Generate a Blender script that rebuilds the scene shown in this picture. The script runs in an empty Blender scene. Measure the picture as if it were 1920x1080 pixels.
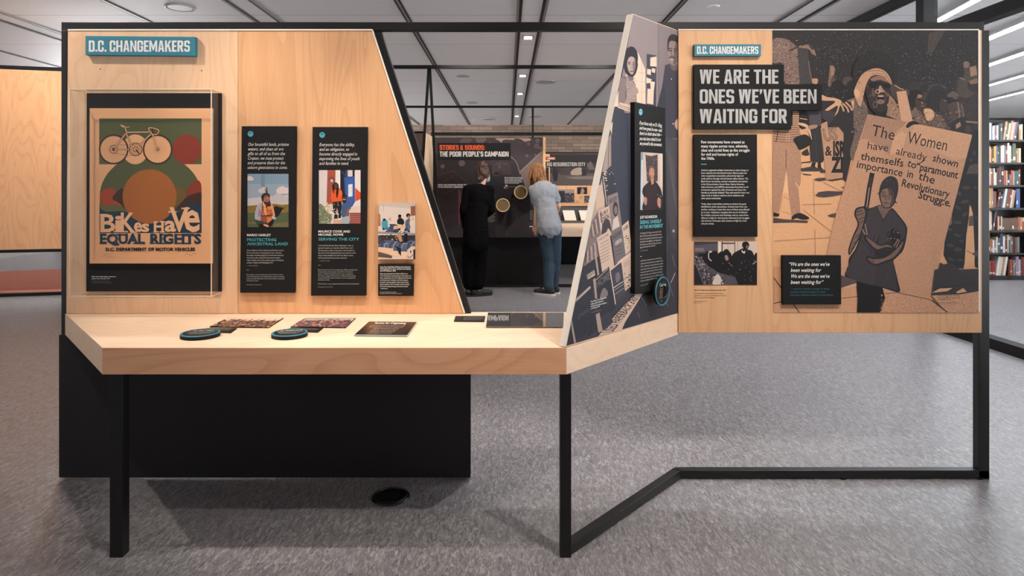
import bpy, bmesh, math, random
from mathutils import Vector, Matrix, noise
C = bpy.context.scene.collection
sc = bpy.context.scene
random.seed(7)
PI = math.pi
# ---------------------------------------------------------------- camera, world, exposure, lights
F, CX, HY, EYE = 1188.0, 951.0, 355.0, 1.37       # focal length and vanishing point in 1920x1080 pixels, eye height in metres
cam = bpy.data.objects.new('camera', bpy.data.cameras.new('camera')); C.objects.link(cam)
cam.location = (0, 0, EYE); cam.rotation_euler = (PI/2, 0, 0)
cam.data.sensor_width = 36; cam.data.lens = F/1920*36
cam.data.shift_x = (960-CX)/1920; cam.data.shift_y = -(540-HY)/1920
cam.data.clip_start = .05; cam.data.clip_end = 100
sc.camera = cam
sc.view_settings.view_transform = 'Standard'; sc.view_settings.look = 'None'
sc.view_settings.gamma = 1; sc.view_settings.use_curve_mapping = False
sc.view_settings.exposure = 0.0
w = bpy.data.worlds.new('world'); sc.world = w; w.use_nodes = True
_t = w.node_tree; _bg = _t.nodes['Background']           # added light: ground glow far stronger than the sky, to lift the ceiling
_tc = _t.nodes.new('ShaderNodeTexCoord'); _sx = _t.nodes.new('ShaderNodeSeparateXYZ'); _mr = _t.nodes.new('ShaderNodeMapRange')
_t.links.new(_tc.outputs['Generated'], _sx.inputs[0]); _t.links.new(_sx.outputs[2], _mr.inputs[0])
_mr.inputs[1].default_value = -.02; _mr.inputs[2].default_value = .02; _mr.inputs[3].default_value = 19.0; _mr.inputs[4].default_value = .06
_t.links.new(_mr.outputs[0], _bg.inputs[1]); _bg.inputs[0].default_value = (.95, .97, 1.0, 1)
CEIL = 3.42
def spot(loc, target, power, angle=70, blend=.6, col=(1, .86, .72), size=.03):
    l = bpy.data.lights.new('spot', 'SPOT'); l.energy = power; l.spot_size = math.radians(angle); l.spot_blend = blend
    l.color = col; l.shadow_soft_size = size
    o = bpy.data.objects.new('spot', l); C.objects.link(o); o.location = loc
    o.rotation_euler = (Vector(target)-Vector(loc)).to_track_quat('-Z', 'Y').to_euler()
    return o
WARM = (1, .90, .79)
# track spots in front of the exhibit, washing its panels and counter
spot((-2.75, 2.1, 3.38), (-1.4, 3.0, 1.6), 165, 58, .7, WARM)
spot((-1.15, 2.05, 3.38), (-1.15, 3.0, .7), 125, 40, .7, WARM)
spot((-0.2, 2.05, 3.38), (-0.5, 3.0, .75), 130, 40, .7, WARM)
spot((-0.9, 1.9, 3.38), (-0.75, 3.0, 1.9), 50, 72, .8, WARM)
spot((1.5, .9, 3.38), (.5, 2.65, .85), 225, 60, .8, WARM)
spot((0.95, 1.15, 3.38), (1.3, 3.0, .8), 54, 75, .8, WARM)
spot((2.3, 1.15, 3.38), (1.8, 3.0, .7), 96, 80, .8, WARM)
# spots behind it, shining over and through the frame
spot((0.6, 4.3, 3.38), (-0.15, 2.6, .7), 165, 60, .5, (1, .95, .93))
spot((-2.31, 3.4, 3.38), (-2.1, 2.9, 0), 110, 120, .5, (1, .94, .88))
spot((2.0, 3.6, 3.38), (1.9, 3.0, 0), 60, 120, .5, (1, .95, .9))
# far exhibits, visitors and the brick wall
spot((-0.4, 7.2, 3.38), (-0.4, 8.8, 1.0), 130, 80, .8, WARM)
spot((1.2, 6.9, 3.38), (.6, 8.2, .9), 190, 70, .8, (1, .95, .9))
spot((1.6, 9.3, 3.38), (1.2, 11.5, 1.0), 260, 80, .8, WARM)
spot((-4.6, 6.0, 3.38), (-6.3, 8.2, 1.7), 380, 80, .8, (1, .93, .84))
for x in (-4, -1, 2, 5): spot((x, 18.4, 3.38), (x, 20.1, 2.2), 36, 100, .8, (1, .95, .9))
# the hall's downlights
for x in (-5.9, -2.92, .29, 2.9):
    for y in (-1.5, 1.0, 5.6, 9.6, 13.5, 17.5):
        if abs(x) < 3.2 and y < 3: continue
        spot((x, y, 3.36), (x, y, 0), 30 if y > 3 else 16, 110, .7, (1, .97, .95), .08)

for y in (4.6, 6.6): spot((3.1, y, 3.36), (3.1, y, 0), 150, 110, .7, (.97, .98, 1), .08)  # added cool spots in place of daylight on the right floor
for y in (4.0, 7.5): spot((6.6, y, 3.36), (6.6, y, 0), 50, 110, .7, (.95, .97, 1), .08)  # added to brighten the floor beyond the glass

# ---------------------------------------------------------------- colours and materials
def lin(c): c /= 255; return c/12.92 if c <= .04045 else ((c+.055)/1.055)**2.4
def col(r, g, b, a=1): return (lin(r), lin(g), lin(b), a)
M = {}
def nodes(name):
    m = bpy.data.materials.new(name); m.use_nodes = True; M[name] = m
    t = m.node_tree; return m, t, t.nodes['Principled BSDF']
def plain(name, c, rough=.5, metal=0, spec=.5, emit=None, var=.06, scale=40):
    m, t, b = nodes(name)
    b.inputs['Roughness'].default_value = rough; b.inputs['Metallic'].default_value = metal
    b.inputs['Specular IOR Level'].default_value = spec
    if emit:
        b.inputs['Base Color'].default_value = c
        b.inputs['Emission Color'].default_value = c; b.inputs['Emission Strength'].default_value = emit
        return m
    tc = t.nodes.new('ShaderNodeTexCoord'); n = t.nodes.new('ShaderNodeTexNoise'); n.inputs['Scale'].default_value = scale
    n.inputs['Detail'].default_value = 4
    mx = t.nodes.new('ShaderNodeMix'); mx.data_type = 'RGBA'
    mx.inputs[6].default_value = tuple(v*(1-var) for v in c[:3])+(1,); mx.inputs[7].default_value = tuple(v*(1+var) for v in c[:3])+(1,)
    t.links.new(tc.outputs['Object'], n.inputs['Vector']); t.links.new(n.outputs['Fac'], mx.inputs[0]); t.links.new(mx.outputs[2], b.inputs['Base Color'])
    return m
def wood(name, light, dark, vertical=True, rough=.45, line=.24, seed=0.0, horizontal_face=False):
    m, t, b = nodes(name); N, L = t.nodes.new, t.links.new
    tc = N('ShaderNodeTexCoord'); mp = N('ShaderNodeMapping'); mp.inputs['Location'].default_value = (seed, seed*1.7, seed*.6)
    mp.inputs['Scale'].default_value = (2.6, 2.6, .55) if vertical else (.55, 2.6, 2.6)
    L(tc.outputs['Object'], mp.inputs['Vector'])
    n1 = N('ShaderNodeTexNoise'); n1.inputs['Scale'].default_value = 1.1; n1.inputs['Detail'].default_value = 2; n1.inputs['Distortion'].default_value = .5
    L(mp.outputs[0], n1.inputs['Vector'])
    mu = N('ShaderNodeMath'); mu.operation = 'MULTIPLY'; mu.inputs[1].default_value = 17; L(n1.outputs['Fac'], mu.inputs[0])
    fr = N('ShaderNodeMath'); fr.operation = 'FRACT'; L(mu.outputs[0], fr.inputs[0])
    rp = N('ShaderNodeValToRGB'); rp.color_ramp.elements[0].position = .0; rp.color_ramp.elements[0].color = (1, 1, 1, 1)
    rp.color_ramp.elements[1].position = .45; rp.color_ramp.elements[1].color = (0, 0, 0, 1)
    e = rp.color_ramp.elements.new(.96); e.color = (.15, .15, .15, 1)
    L(fr.outputs[0], rp.inputs[0])
    mp2 = N('ShaderNodeMapping'); mp2.inputs['Scale'].default_value = (150, 150, 5) if vertical else (5, 150, 150)
    L(tc.outputs['Object'], mp2.inputs['Vector'])
    n2 = N('ShaderNodeTexNoise'); n2.inputs['Scale'].default_value = 1; n2.inputs['Detail'].default_value = 3; L(mp2.outputs[0], n2.inputs['Vector'])
    n3 = N('ShaderNodeTexNoise'); n3.inputs['Scale'].default_value = 1.3; n3.inputs['Detail'].default_value = 2; L(mp.outputs[0], n3.inputs['Vector'])
    a1 = N('ShaderNodeMath'); a1.operation = 'MULTIPLY'; a1.inputs[1].default_value = line; L(rp.outputs[0], a1.inputs[0])
    a2 = N('ShaderNodeMath'); a2.operation = 'MULTIPLY_ADD'; a2.inputs[1].default_value = .35; L(n2.outputs['Fac'], a2.inputs[0]); L(a1.outputs[0], a2.inputs[2])
    a3 = N('ShaderNodeMath'); a3.operation = 'MULTIPLY_ADD'; a3.inputs[1].default_value = .4; L(n3.outputs['Fac'], a3.inputs[0]); L(a2.outputs[0], a3.inputs[2])
    mx = N('ShaderNodeMix'); mx.data_type = 'RGBA'; mx.inputs[6].default_value = light; mx.inputs[7].default_value = dark
    L(a3.outputs[0], mx.inputs[0]); L(mx.outputs[2], b.inputs['Base Color'])
    b.inputs['Roughness'].default_value = rough; b.inputs['Specular IOR Level'].default_value = .3
    return m
def glass(name, tint=(.97, .98, .98, 1), strength=1.0):
    m, t, b = nodes(name); t.nodes.remove(b); N, L = t.nodes.new, t.links.new
    tr = N('ShaderNodeBsdfTransparent'); tr.inputs[0].default_value = tint
    gl = N('ShaderNodeBsdfGlossy'); gl.inputs['Roughness'].default_value = .02
    ge = N('ShaderNodeNewGeometry'); mi = N('ShaderNodeMapRange'); mi.inputs[3].default_value = 1.45; mi.inputs[4].default_value = 1/1.45
    L(ge.outputs['Backfacing'], mi.inputs[0]); fr = N('ShaderNodeFresnel'); L(mi.outputs[0], fr.inputs[0])
    k = N('ShaderNodeMath'); k.operation = 'MULTIPLY'; k.inputs[1].default_value = strength; L(fr.outputs[0], k.inputs[0])
    mx = N('ShaderNodeMixShader'); L(k.outputs[0], mx.inputs[0]); L(tr.outputs[0], mx.inputs[1]); L(gl.outputs[0], mx.inputs[2])
    L(mx.outputs[0], t.nodes['Material Output'].inputs[0])
    return m
def print_mat(name, rough=.5, spec=.25, scale=260):
    m, t, b = nodes(name); N, L = t.nodes.new, t.links.new
    at = N('ShaderNodeAttribute'); at.attribute_name = 'Col'
    tc = N('ShaderNodeTexCoord'); n = N('ShaderNodeTexNoise'); n.inputs['Scale'].default_value = scale; n.inputs['Detail'].default_value = 5
    n.inputs['Roughness'].default_value = .75
    L(tc.outputs['Object'], n.inputs['Vector'])
    mr = N('ShaderNodeMapRange'); mr.inputs[1].default_value = .38; mr.inputs[2].default_value = .68; mr.inputs[3].default_value = -.75; mr.inputs[4].default_value = 1.35
    L(n.outputs['Fac'], mr.inputs[0])
    k = N('ShaderNodeMath'); k.operation = 'MULTIPLY_ADD'; k.inputs[2].default_value = 1; L(mr.outputs[0], k.inputs[0]); L(at.outputs['Alpha'], k.inputs[1])
    vm = N('ShaderNodeVectorMath'); vm.operation = 'SCALE'; L(at.outputs['Color'], vm.inputs[0]); L(k.outputs[0], vm.inputs['Scale'])
    L(vm.outputs[0], b.inputs['Base Color'])
    b.inputs['Roughness'].default_value = rough; b.inputs['Specular IOR Level'].default_value = spec
    return m
print_mat('print'); print_mat('glossy_print', .25, .5)
plain('black', col(25, 24, 25), .5, 0, .25); plain('black_board', col(24, 23, 24), .6, 0, .2)
plain('kick_black', col(46, 44, 45), .6, 0, .2)  # paler than black_board: a lift against the counter's shade put into the colour
plain('rail_black', col(24, 23, 24), .35, 0, .4)
plain('teal', col(36, 116, 136), .5); plain('white_edge', col(236, 226, 214), .5); plain('grey_edge', col(150, 158, 162), .4)
wood('birch_light', col(236, 200, 166), col(204, 156, 118), seed=1.3)
wood('birch', col(234, 190, 148), col(196, 140, 96)); wood('birch_b', col(228, 180, 136), col(188, 132, 90), seed=3.1)
wood('birch_pale', col(238, 208, 176), col(214, 172, 132), seed=5.2, line=.2)
wood('birch_counter', col(236, 212, 188), col(210, 172, 138), vertical=False, seed=8.3, line=.18)
wood('birch_front', col(232, 178, 140), col(192, 134, 98), vertical=False, seed=2.3, line=.3)  # browner front grain, brightened in colour to replace missing front light
wood('birch_far', col(236, 186, 142), col(190, 128, 84), seed=11.7, line=.2)
glass('acrylic'); glass('window_glass', (.95, .97, .98, 1), .5)
plain('acrylic_edge', col(232, 214, 190), .15, 0, .6)
def mat_floor():
    m, t, b = nodes('linoleum'); N, L = t.nodes.new, t.links.new
    tc = N('ShaderNodeTexCoord'); mp = N('ShaderNodeMapping'); mp.inputs['Rotation'].default_value = (0, 0, math.radians(-28)); mp.inputs['Scale'].default_value = (3.2, 1, 1)
    L(tc.outputs['Object'], mp.inputs['Vector'])
    n = N('ShaderNodeTexNoise'); n.inputs['Scale'].default_value = 22; n.inputs['Detail'].default_value = 7; n.inputs['Roughness'].default_value = .72; n.inputs['Distortion'].default_value = 1.2
    L(mp.outputs[0], n.inputs['Vector'])
    r = N('ShaderNodeValToRGB'); r.color_ramp.elements[0].position = .3; r.color_ramp.elements[0].color = col(84, 82, 86)
    r.color_ramp.elements[1].position = .72; r.color_ramp.elements[1].color = col(186, 184, 188)
    e = r.color_ramp.elements.new(.5); e.color = col(130, 127, 130)
    L(n.outputs['Fac'], r.inputs[0]); L(r.outputs[0], b.inputs['Base Color'])
    rr = N('ShaderNodeMapRange'); rr.inputs[3].default_value = .27; rr.inputs[4].default_value = .42; L(n.outputs['Fac'], rr.inputs[0]); L(rr.outputs[0], b.inputs['Roughness'])
    bp = N('ShaderNodeBump'); bp.inputs['Strength'].default_value = .12; bp.inputs['Distance'].default_value = .004; L(n.outputs['Fac'], bp.inputs['Height']); L(bp.outputs[0], b.inputs['Normal'])
    b.inputs['Specular IOR Level'].default_value = .7
mat_floor()
def mat_ceiling():
    m, t, b = nodes('ceiling_panels'); N, L = t.nodes.new, t.links.new
    tc = N('ShaderNodeTexCoord'); sx = N('ShaderNodeSeparateXYZ'); L(tc.outputs['Object'], sx.inputs[0])
    a = N('ShaderNodeMath'); a.operation = 'MODULO'; a.inputs[1].default_value = 1.5
    ad = N('ShaderNodeMath'); ad.operation = 'ADD'; ad.inputs[1].default_value = 60.1; L(sx.outputs[1], ad.inputs[0]); L(ad.outputs[0], a.inputs[0])
    lt = N('ShaderNodeMath'); lt.operation = 'LESS_THAN'; lt.inputs[1].default_value = .014; L(a.outputs[0], lt.inputs[0])
    mx = N('ShaderNodeMix'); mx.data_type = 'RGBA'; mx.inputs[6].default_value = col(228, 223, 222); mx.inputs[7].default_value = col(170, 165, 164)
    L(lt.outputs[0], mx.inputs[0]); L(mx.outputs[2], b.inputs['Base Color']); b.inputs['Roughness'].default_value = .6
mat_ceiling()
def mat_brick():
    m, t, b = nodes('brick'); N, L = t.nodes.new, t.links.new
    tc = N('ShaderNodeTexCoord'); mp = N('ShaderNodeMapping'); mp.inputs['Rotation'].default_value = (PI/2, 0, 0); L(tc.outputs['Object'], mp.inputs[0])
    k = N('ShaderNodeTexBrick'); k.inputs['Scale'].default_value = 1; k.inputs['Brick Width'].default_value = .46; k.inputs['Row Height'].default_value = .105
    k.inputs['Mortar Size'].default_value = .008
    k.inputs['Color1'].default_value = col(150, 128, 110); k.inputs['Color2'].default_value = col(120, 100, 86); k.inputs['Mortar'].default_value = col(92, 80, 72)
    L(mp.outputs[0], k.inputs['Vector']); L(k.outputs[0], b.inputs['Base Color']); b.inputs['Roughness'].default_value = .85
mat_brick()
plain('carpet_pink', col(190, 122, 104), .9, 0, .1, var=.25, scale=18)
plain('white_wall', col(205, 203, 200), .8); plain('slot_black', col(26, 25, 26), .7); plain('slot_grey', col(128, 122, 121), .5)
plain('lamp_on', (1, .95, .88, 1), emit=14); plain('strip_on', (.93, .97, 1, 1), emit=26)
plain('disc_grey', col(168, 162, 160), .5); plain('disc_white', col(230, 228, 226), .5)
plain('cover_glass', col(150, 150, 152), .02, .85, .9)
plain('skin', col(214, 164, 138), .55, var=.08, scale=20); plain('hair_dark', col(70, 46, 32), .45, 0, .4, var=.85, scale=45)
plain('hair_blond', col(132, 92, 60), .6, 0, .2, var=.75, scale=55); plain('tshirt', col(140, 142, 148), .85, var=.16, scale=60)
plain('denim', col(42, 60, 76), .85, var=.25, scale=50); plain('black_cloth', col(14, 13, 14), .95, 0, .05); plain('shoe_black', col(30, 29, 31), .6)
plain('sole_white', col(205, 200, 196), .6); plain('mask_blue', col(150, 190, 215), .7); plain('collar_cream', col(225, 205, 185), .7)
plain('ochre', col(200, 172, 124), .5); plain('grille', col(120, 98, 68), .6, .2, var=.4, scale=300); plain('paper', col(228, 214, 200), .7)
plain('case_grey', col(84, 82, 84), .5); plain('maroon', col(120, 44, 58), .6); plain('shelf_black', col(24, 25, 30), .5)
# ---------------------------------------------------------------- mesh helpers
def W(px, py, Y): return Vector(((px-CX)/F*Y, Y, EYE-(py-HY)/F*Y))
class Plane:
    """a plane in the hall; at(px, py, d) is its point seen at that pixel of the photograph, d metres in front of it"""
    def __init__(s, p, n): s.p = Vector(p); s.n = Vector(n).normalized()
    def at(s, px, py, d=0):
        r = Vector(((px-CX)/F, 1, -(py-HY)/F)); o = Vector((0, 0, EYE))
        return o + r*((s.p+s.n*d-o).dot(s.n)/r.dot(s.n))
WALL = Plane((0, 3, 0), (0, -1, 0))                       # the exhibit's front
A_, B_ = Vector((.81, 3.0, 0)), Vector((.22, 2.35, 0))
ANG = Plane(A_, (.65, -.59, 0))                           # the angled panel
TOP = Plane((0, 0, .7825), (0, 0, 1))                     # the counter top
ORG = {}
def org(o): return ORG[o.name]
def thing(name, label, cat, loc, group=None, kind=None):
    o = bpy.data.objects.new(name, None); C.objects.link(o); o.location = loc; ORG[o.name] = Vector(loc); o.empty_display_size = .05
    return tag(o, label, cat, group, kind)
def tag(o, label=None, cat=None, group=None, kind=None):
    for k, v in (('label', label), ('category', cat), ('group', group), ('kind', kind)):
        if v: o[k] = v
    return o
def link(name, me, parent=None, mats=(), loc=None, bevel=0, smooth=False):
    """verts of me are in world space; they become local to the thing's base"""
    if parent is not None: L0 = org(parent)
    elif loc is not None: L0 = Vector(loc)
    else:
        xs = [v.co for v in me.vertices]
        L0 = Vector(((min(v.x for v in xs)+max(v.x for v in xs))/2, (min(v.y for v in xs)+max(v.y for v in xs))/2, min(v.z for v in xs)))
    me.transform(Matrix.Translation(-L0))
    o = bpy.data.objects.new(name, me); C.objects.link(o)
    for m in mats: me.materials.append(M[m])
    if parent is not None: o.parent = parent
    else: o.location = L0
    ORG[o.name] = L0
    if bevel:
        b = o.modifiers.new('bevel', 'BEVEL'); b.width = bevel; b.segments = 2; b.limit_method = 'ANGLE'
    if smooth:
        for p in me.polygons: p.use_smooth = True
    return o
class MB:
    def __init__(s): s.bm = bmesh.new(); s.mi = 0
    def box(s, x0, x1, y0, y1, z0, z1):
        return s.prism([(x0, y0, z0), (x1, y0, z0), (x1, y1, z0), (x0, y1, z0)], (0, 0, z1-z0))
    def prism(s, pts, ext):
        e = Vector(ext); n = len(pts)
        a = [s.bm.verts.new(Vector(p)) for p in pts]; b = [s.bm.verts.new(Vector(p)+e) for p in pts]
        fs = [s.bm.faces.new(a[::-1]), s.bm.faces.new(b)]
        for i in range(n): fs.append(s.bm.faces.new((a[i], a[(i+1) % n], b[(i+1) % n], b[i])))
        for f in fs: f.material_index = s.mi
        bmesh.ops.recalc_face_normals(s.bm, faces=fs)
        return s
    def bar(s, p, q, w, h, up=(0, 0, 1)):
        p, q = Vector(p), Vector(q); d = (q-p).normalized(); u = Vector(up)
        a = d.cross(u); a = a.normalized() if a.length > 1e-4 else Vector((1, 0, 0)); b = a.cross(d).normalized()
        return s.prism([p+a*w/2+b*h/2, p-a*w/2+b*h/2, p-a*w/2-b*h/2, p+a*w/2-b*h/2], q-p)
    def cyl(s, p, q, r0, r1=None, n=32):
        p, q = Vector(p), Vector(q); d = (q-p).normalized(); r1 = r0 if r1 is None else r1
        a = d.orthogonal().normalized(); b = d.cross(a)
        c0 = [s.bm.verts.new(p+(a*math.cos(t)+b*math.sin(t))*r0) for t in (2*PI*i/n for i in range(n))]
        c1 = [s.bm.verts.new(q+(a*math.cos(t)+b*math.sin(t))*r1) for t in (2*PI*i/n for i in range(n))]
        fs = [s.bm.faces.new(c0[::-1]), s.bm.faces.new(c1)]
        for i in range(n): fs.append(s.bm.faces.new((c0[i], c0[(i+1) % n], c1[(i+1) % n], c1[i])))
        for f in fs: f.material_index = s.mi
        bmesh.ops.recalc_face_normals(s.bm, faces=fs)
        return s
    def ring(s, c, axis, r, tube, n=48, m=10, sq=1.0):
        ax = Vector(axis).normalized(); a = ax.orthogonal().normalized(); b = ax.cross(a); c = Vector(c); R = []
        for i in range(n):
            t = 2*PI*i/n; d = a*math.cos(t)+b*math.sin(t)
            R.append([s.bm.verts.new(c+d*(r+tube*math.cos(2*PI*j/m))+ax*tube*sq*math.sin(2*PI*j/m)) for j in range(m)])
        for i in range(n):
            for j in range(m):
                f = s.bm.faces.new((R[i][j], R[(i+1) % n][j], R[(i+1) % n][(j+1) % m], R[i][(j+1) % m])); f.material_index = s.mi
        return s
    def build(s, name, mat, parent=None, **k):
        me = bpy.data.meshes.new(name); s.bm.to_mesh(me); s.bm.free()
        return link(name, me, parent, (mat,) if isinstance(mat, str) else mat, **k)
def box(name, mat, parent, x0, x1, y0, y1, z0, z1, **k): return MB().box(x0, x1, y0, y1, z0, z1).build(name, mat, parent, **k)
def board(plane, poly, d0, d1): # a slab whose front outline is given in pixels
    a = [plane.at(x, y, d1) for x, y in poly]; return MB().prism(a, plane.n*(d0-d1))
def rect(x0, y0, x1, y1): return [(x0, y0), (x1, y0), (x1, y1), (x0, y1)]

# ---------------------------------------------------------------- lettering and printed pictures
_fc = {}
TMP = bpy.data.scenes.new('workbench')                    # a scratch scene for evaluating letters and modifiers, removed at the end
def evaluated(o):
    TMP.collection.objects.link(o); vl = TMP.view_layers[0]; vl.update()
    me = bpy.data.meshes.new_from_object(o.evaluated_get(vl.depsgraph)); bpy.data.objects.remove(o); return me
def glyphs(text, bold=0.0, smear=0.0):
    """triangles of a line of text in em units: list of 3-tuples of (x, y), plus the ink's width"""
    k = (text, bold)
    if k not in _fc:
        cu = bpy.data.curves.new('lettering', 'FONT'); cu.body = text; cu.resolution_u = 2; cu.offset = bold; cu.fill_mode = 'FRONT'; cu.dimensions = '2D'
        me = evaluated(bpy.data.objects.new('lettering', cu))
        me.calc_loop_triangles(); v = me.vertices
        tr = [tuple((v[i].co.x, v[i].co.y) for i in t.vertices) for t in me.loop_triangles]
        bpy.data.curves.remove(cu); bpy.data.meshes.remove(me)
        xs = [p[0] for t in tr for p in t] or [0, 1]
        _fc[k] = (tr, min(xs), max(xs))
    tr, a, b = _fc[k]
    return tr, a-smear, b+smear
_H = glyphs('H')[0]; CAP = max(p[1] for t in _H for p in t)
def spline(pts, n=5):
    out = []; m = len(pts)
    for i in range(m):
        p0, p1, p2, p3 = (Vector(pts[(i+k) % m]) for k in (-1, 0, 1, 2))
        for j in range(n):
            t = j/n; out.append(tuple(.5*((2*p1)+(p2-p0)*t+(2*p0-5*p1+4*p2-p3)*t*t+(3*p1-p0-3*p2+p3)*t**3)))
    return out
def pts(s): return [tuple(float(v) for v in p.split(',')) for p in s.split()]
def clipped(P, q):
    """P cut to the convex outline q (either winding)"""
    ar = sum(a[0]*b[1]-b[0]*a[1] for a, b in zip(q, q[1:]+q[:1])); sg = 1 if ar > 0 else -1
    for a, b in zip(q, q[1:]+q[:1]):
        f = lambda p: sg*((b[0]-a[0])*(p[1]-a[1])-(b[1]-a[1])*(p[0]-a[0])); out = []
        for p, r in zip(P, P[1:]+P[:1]):
            u, v = f(p), f(r)
            if u >= 0: out.append(p)
            if u*v < 0: t = u/(u-v); out.append((p[0]+(r[0]-p[0])*t, p[1]+(r[1]-p[1])*t))
        P = out
        if len(P) < 3: return []
    return P
# heavy condensed capitals of the exhibit's titles, drawn in a box one unit high
def _caps():
    S, B = .19, .155
    def rr(x0, y0, x1, y1, r):
        o = []
        for cx, cy, a in ((x1-r, y1-r, 0), (x0+r, y1-r, 90), (x0+r, y0+r, 180), (x1-r, y0+r, 270)):
            o += [(cx+r*math.cos(math.radians(a+k*22.5)), cy+r*math.sin(math.radians(a+k*22.5))) for k in range(5)]
            if a == 90: o += [(x0, y0+(y1-y0)*t) for t in (.62, .5, .38)]
            if a == 270: o += [(x1, y0+(y1-y0)*t) for t in (.38, .5, .62)]
        return o
    def ring(x0, y0, x1, y1, keep=lambda x, y: True, r=.17, s=S, b=B):
        A, I = rr(x0, y0, x1, y1, r), rr(x0+s, y0+b, x1-s, y1-b, .05); n = len(A); o = []
        for i in range(n):
            k = (i+1) % n; q = [A[i], A[k], I[k], I[i]]; cx, cy = sum(p[0] for p in q)/4, sum(p[1] for p in q)/4
            if keep(cx, cy): o.append(q)
        return o
    R_ = lambda x0, y0, x1, y1: [[(x0, y0), (x1, y0), (x1, y1), (x0, y1)]]
    Q = lambda *p: [list(p)]
    d = {}
    w = .60; d['A'] = (w, Q((0, 0), (S, 0), (.5*w+.01, .9), (.5*w+.01, 1), (.18, 1))+Q((w-S, 0), (w, 0), (w-.18, 1), (.5*w-.01, 1), (.5*w-.01, .9))+R_(.15, .18, w-.15, .32))
    w = .56; d['B'] = (w, R_(0, 0, S, 1)+ring(0, 0, w, .56, lambda x, y: x > .1)+ring(0, .44, w-.02, 1, lambda x, y: x > .1))
    d['C'] = (w, ring(0, 0, w, 1, lambda x, y: not (x > w-S-.02 and .37 < y < .63)))
    d['D'] = (w, R_(0, 0, S, 1)+ring(0, 0, w, 1, lambda x, y: x > .12))
    w = .45; d['E'] = (w, R_(0, 0, S, 1)+R_(S, 0, w, B)+R_(S, 1-B, w, 1)+R_(S, .43, w-.04, .57)); d['F'] = (w-.02, R_(0, 0, S, 1)+R_(S, 1-B, w-.02, 1)+R_(S, .41, w-.05, .55)); d['L'] = (w-.02, R_(0, 0, S, 1)+R_(S, 0, w-.02, B))
    w = .56; d['G'] = (w, ring(0, 0, w, 1, lambda x, y: not (x > w-S-.02 and .5 < y < .63))+R_(.29, .38, w, .51))
    w = .60; d['H'] = (w, R_(0, 0, S, 1)+R_(w-S, 0, w, 1)+R_(S, .42, w-S, .57)); d['I'] = (S, R_(0, 0, S, 1)); d['K'] = (w, R_(0, 0, S, 1)+Q((S, .32), (S, .56), (w-.2, 1), (w, 1))+Q((.25, .56), (.38, .68), (w+.02, 0), (w-.2, 0)))
    w = .76; d['M'] = (w, R_(0, 0, .17, 1)+R_(w-.17, 0, w, 1)+Q((.17, 1), (.17, .62), (w/2-.06, .12), (w/2+.06, .12), (w/2, .5))+Q((w-.17, 1), (w-.17, .62), (w/2+.06, .12), (w/2, .5)))
    w = .60; d['N'] = (w, R_(0, 0, .17, 1)+R_(w-.17, 0, w, 1)+Q((.17, 1), (.17, .68), (w-.17, 0), (w-.17, .32)))
    w = .57; d['O'] = (w, ring(0, 0, w, 1)); d['Q'] = d['O']; d['U'] = (w, ring(0, 0, w, 1, lambda x, y: y < .86 and not (S < x < w-S and y > .5))+R_(0, .8, S, 1)+R_(w-S, .8, w, 1))
    w = .55; d['P'] = (w, R_(0, 0, S, 1)+ring(0, .38, w, 1, lambda x, y: x > .1)); d['R'] = (w+.02, R_(0, 0, S, 1)+ring(0, .42, w, 1, lambda x, y: x > .1)+Q((.2, .46), (.42, .5), (w+.02, 0), (w-.18, 0)))
    d['S'] = (w, ring(0, .42, w, 1, lambda x, y: not (x > w/2 and y < .7))+ring(0, 0, w, .575, lambda x, y: not (x < w/2 and y > .3)))
    w = .52; d['T'] = (w, R_(w/2-S/2, 0, w/2+S/2, 1-B)+R_(0, 1-B, w, 1))
    w = .58; d['V'] = (w, Q((0, 1), (.2, 1), (w/2, .2), (w/2+.1, 0), (w/2-.1, 0))+Q((w, 1), (w-.2, 1), (w/2, .2), (w/2-.02, 0), (w/2+.1, 0)))
    d['Y'] = (w, R_(w/2-S/2, 0, w/2+S/2, .45)+Q((0, 1), (.2, 1), (w/2, .62), (w/2, .4), (w/2-S/2, .42))+Q((w, 1), (w-.2, 1), (w/2, .62), (w/2, .4), (w/2+S/2, .42)))
    w = .86; h = w/2; d['W'] = (w, [q for o in (0, h-.03) for q in (Q((o, 1), (o+.18, 1), (o+.25, .25), (o+.3, 0), (o+.12, 0))+Q((o+.3, 0), (o+.12, 0), (o+.22, .3), (o+.28, 1), (o+.46, 1)))])
    w = .6; d['&'] = (w, ring(.06, .5, .48, 1, s=.15, b=.12)+ring(0, 0, .5, .58, lambda x, y: not (x > .32 and y > .3), s=.17, b=.14)+Q((.12, .62), (.3, .66), (w, 0), (.42, 0)))
    d['.'] = (.17, R_(0, 0, .17, .19)); d[':'] = (.17, R_(0, .05, .17, .24)+R_(0, .5, .17, .69)); d['\u2019'] = (.17, Q((0, 1), (.17, 1), (.17, .84), (.08, .66), (0, .66), (.05, .8), (0, .8))); d[' '] = (.17, [])
    return d
CAPS = _caps()
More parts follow.
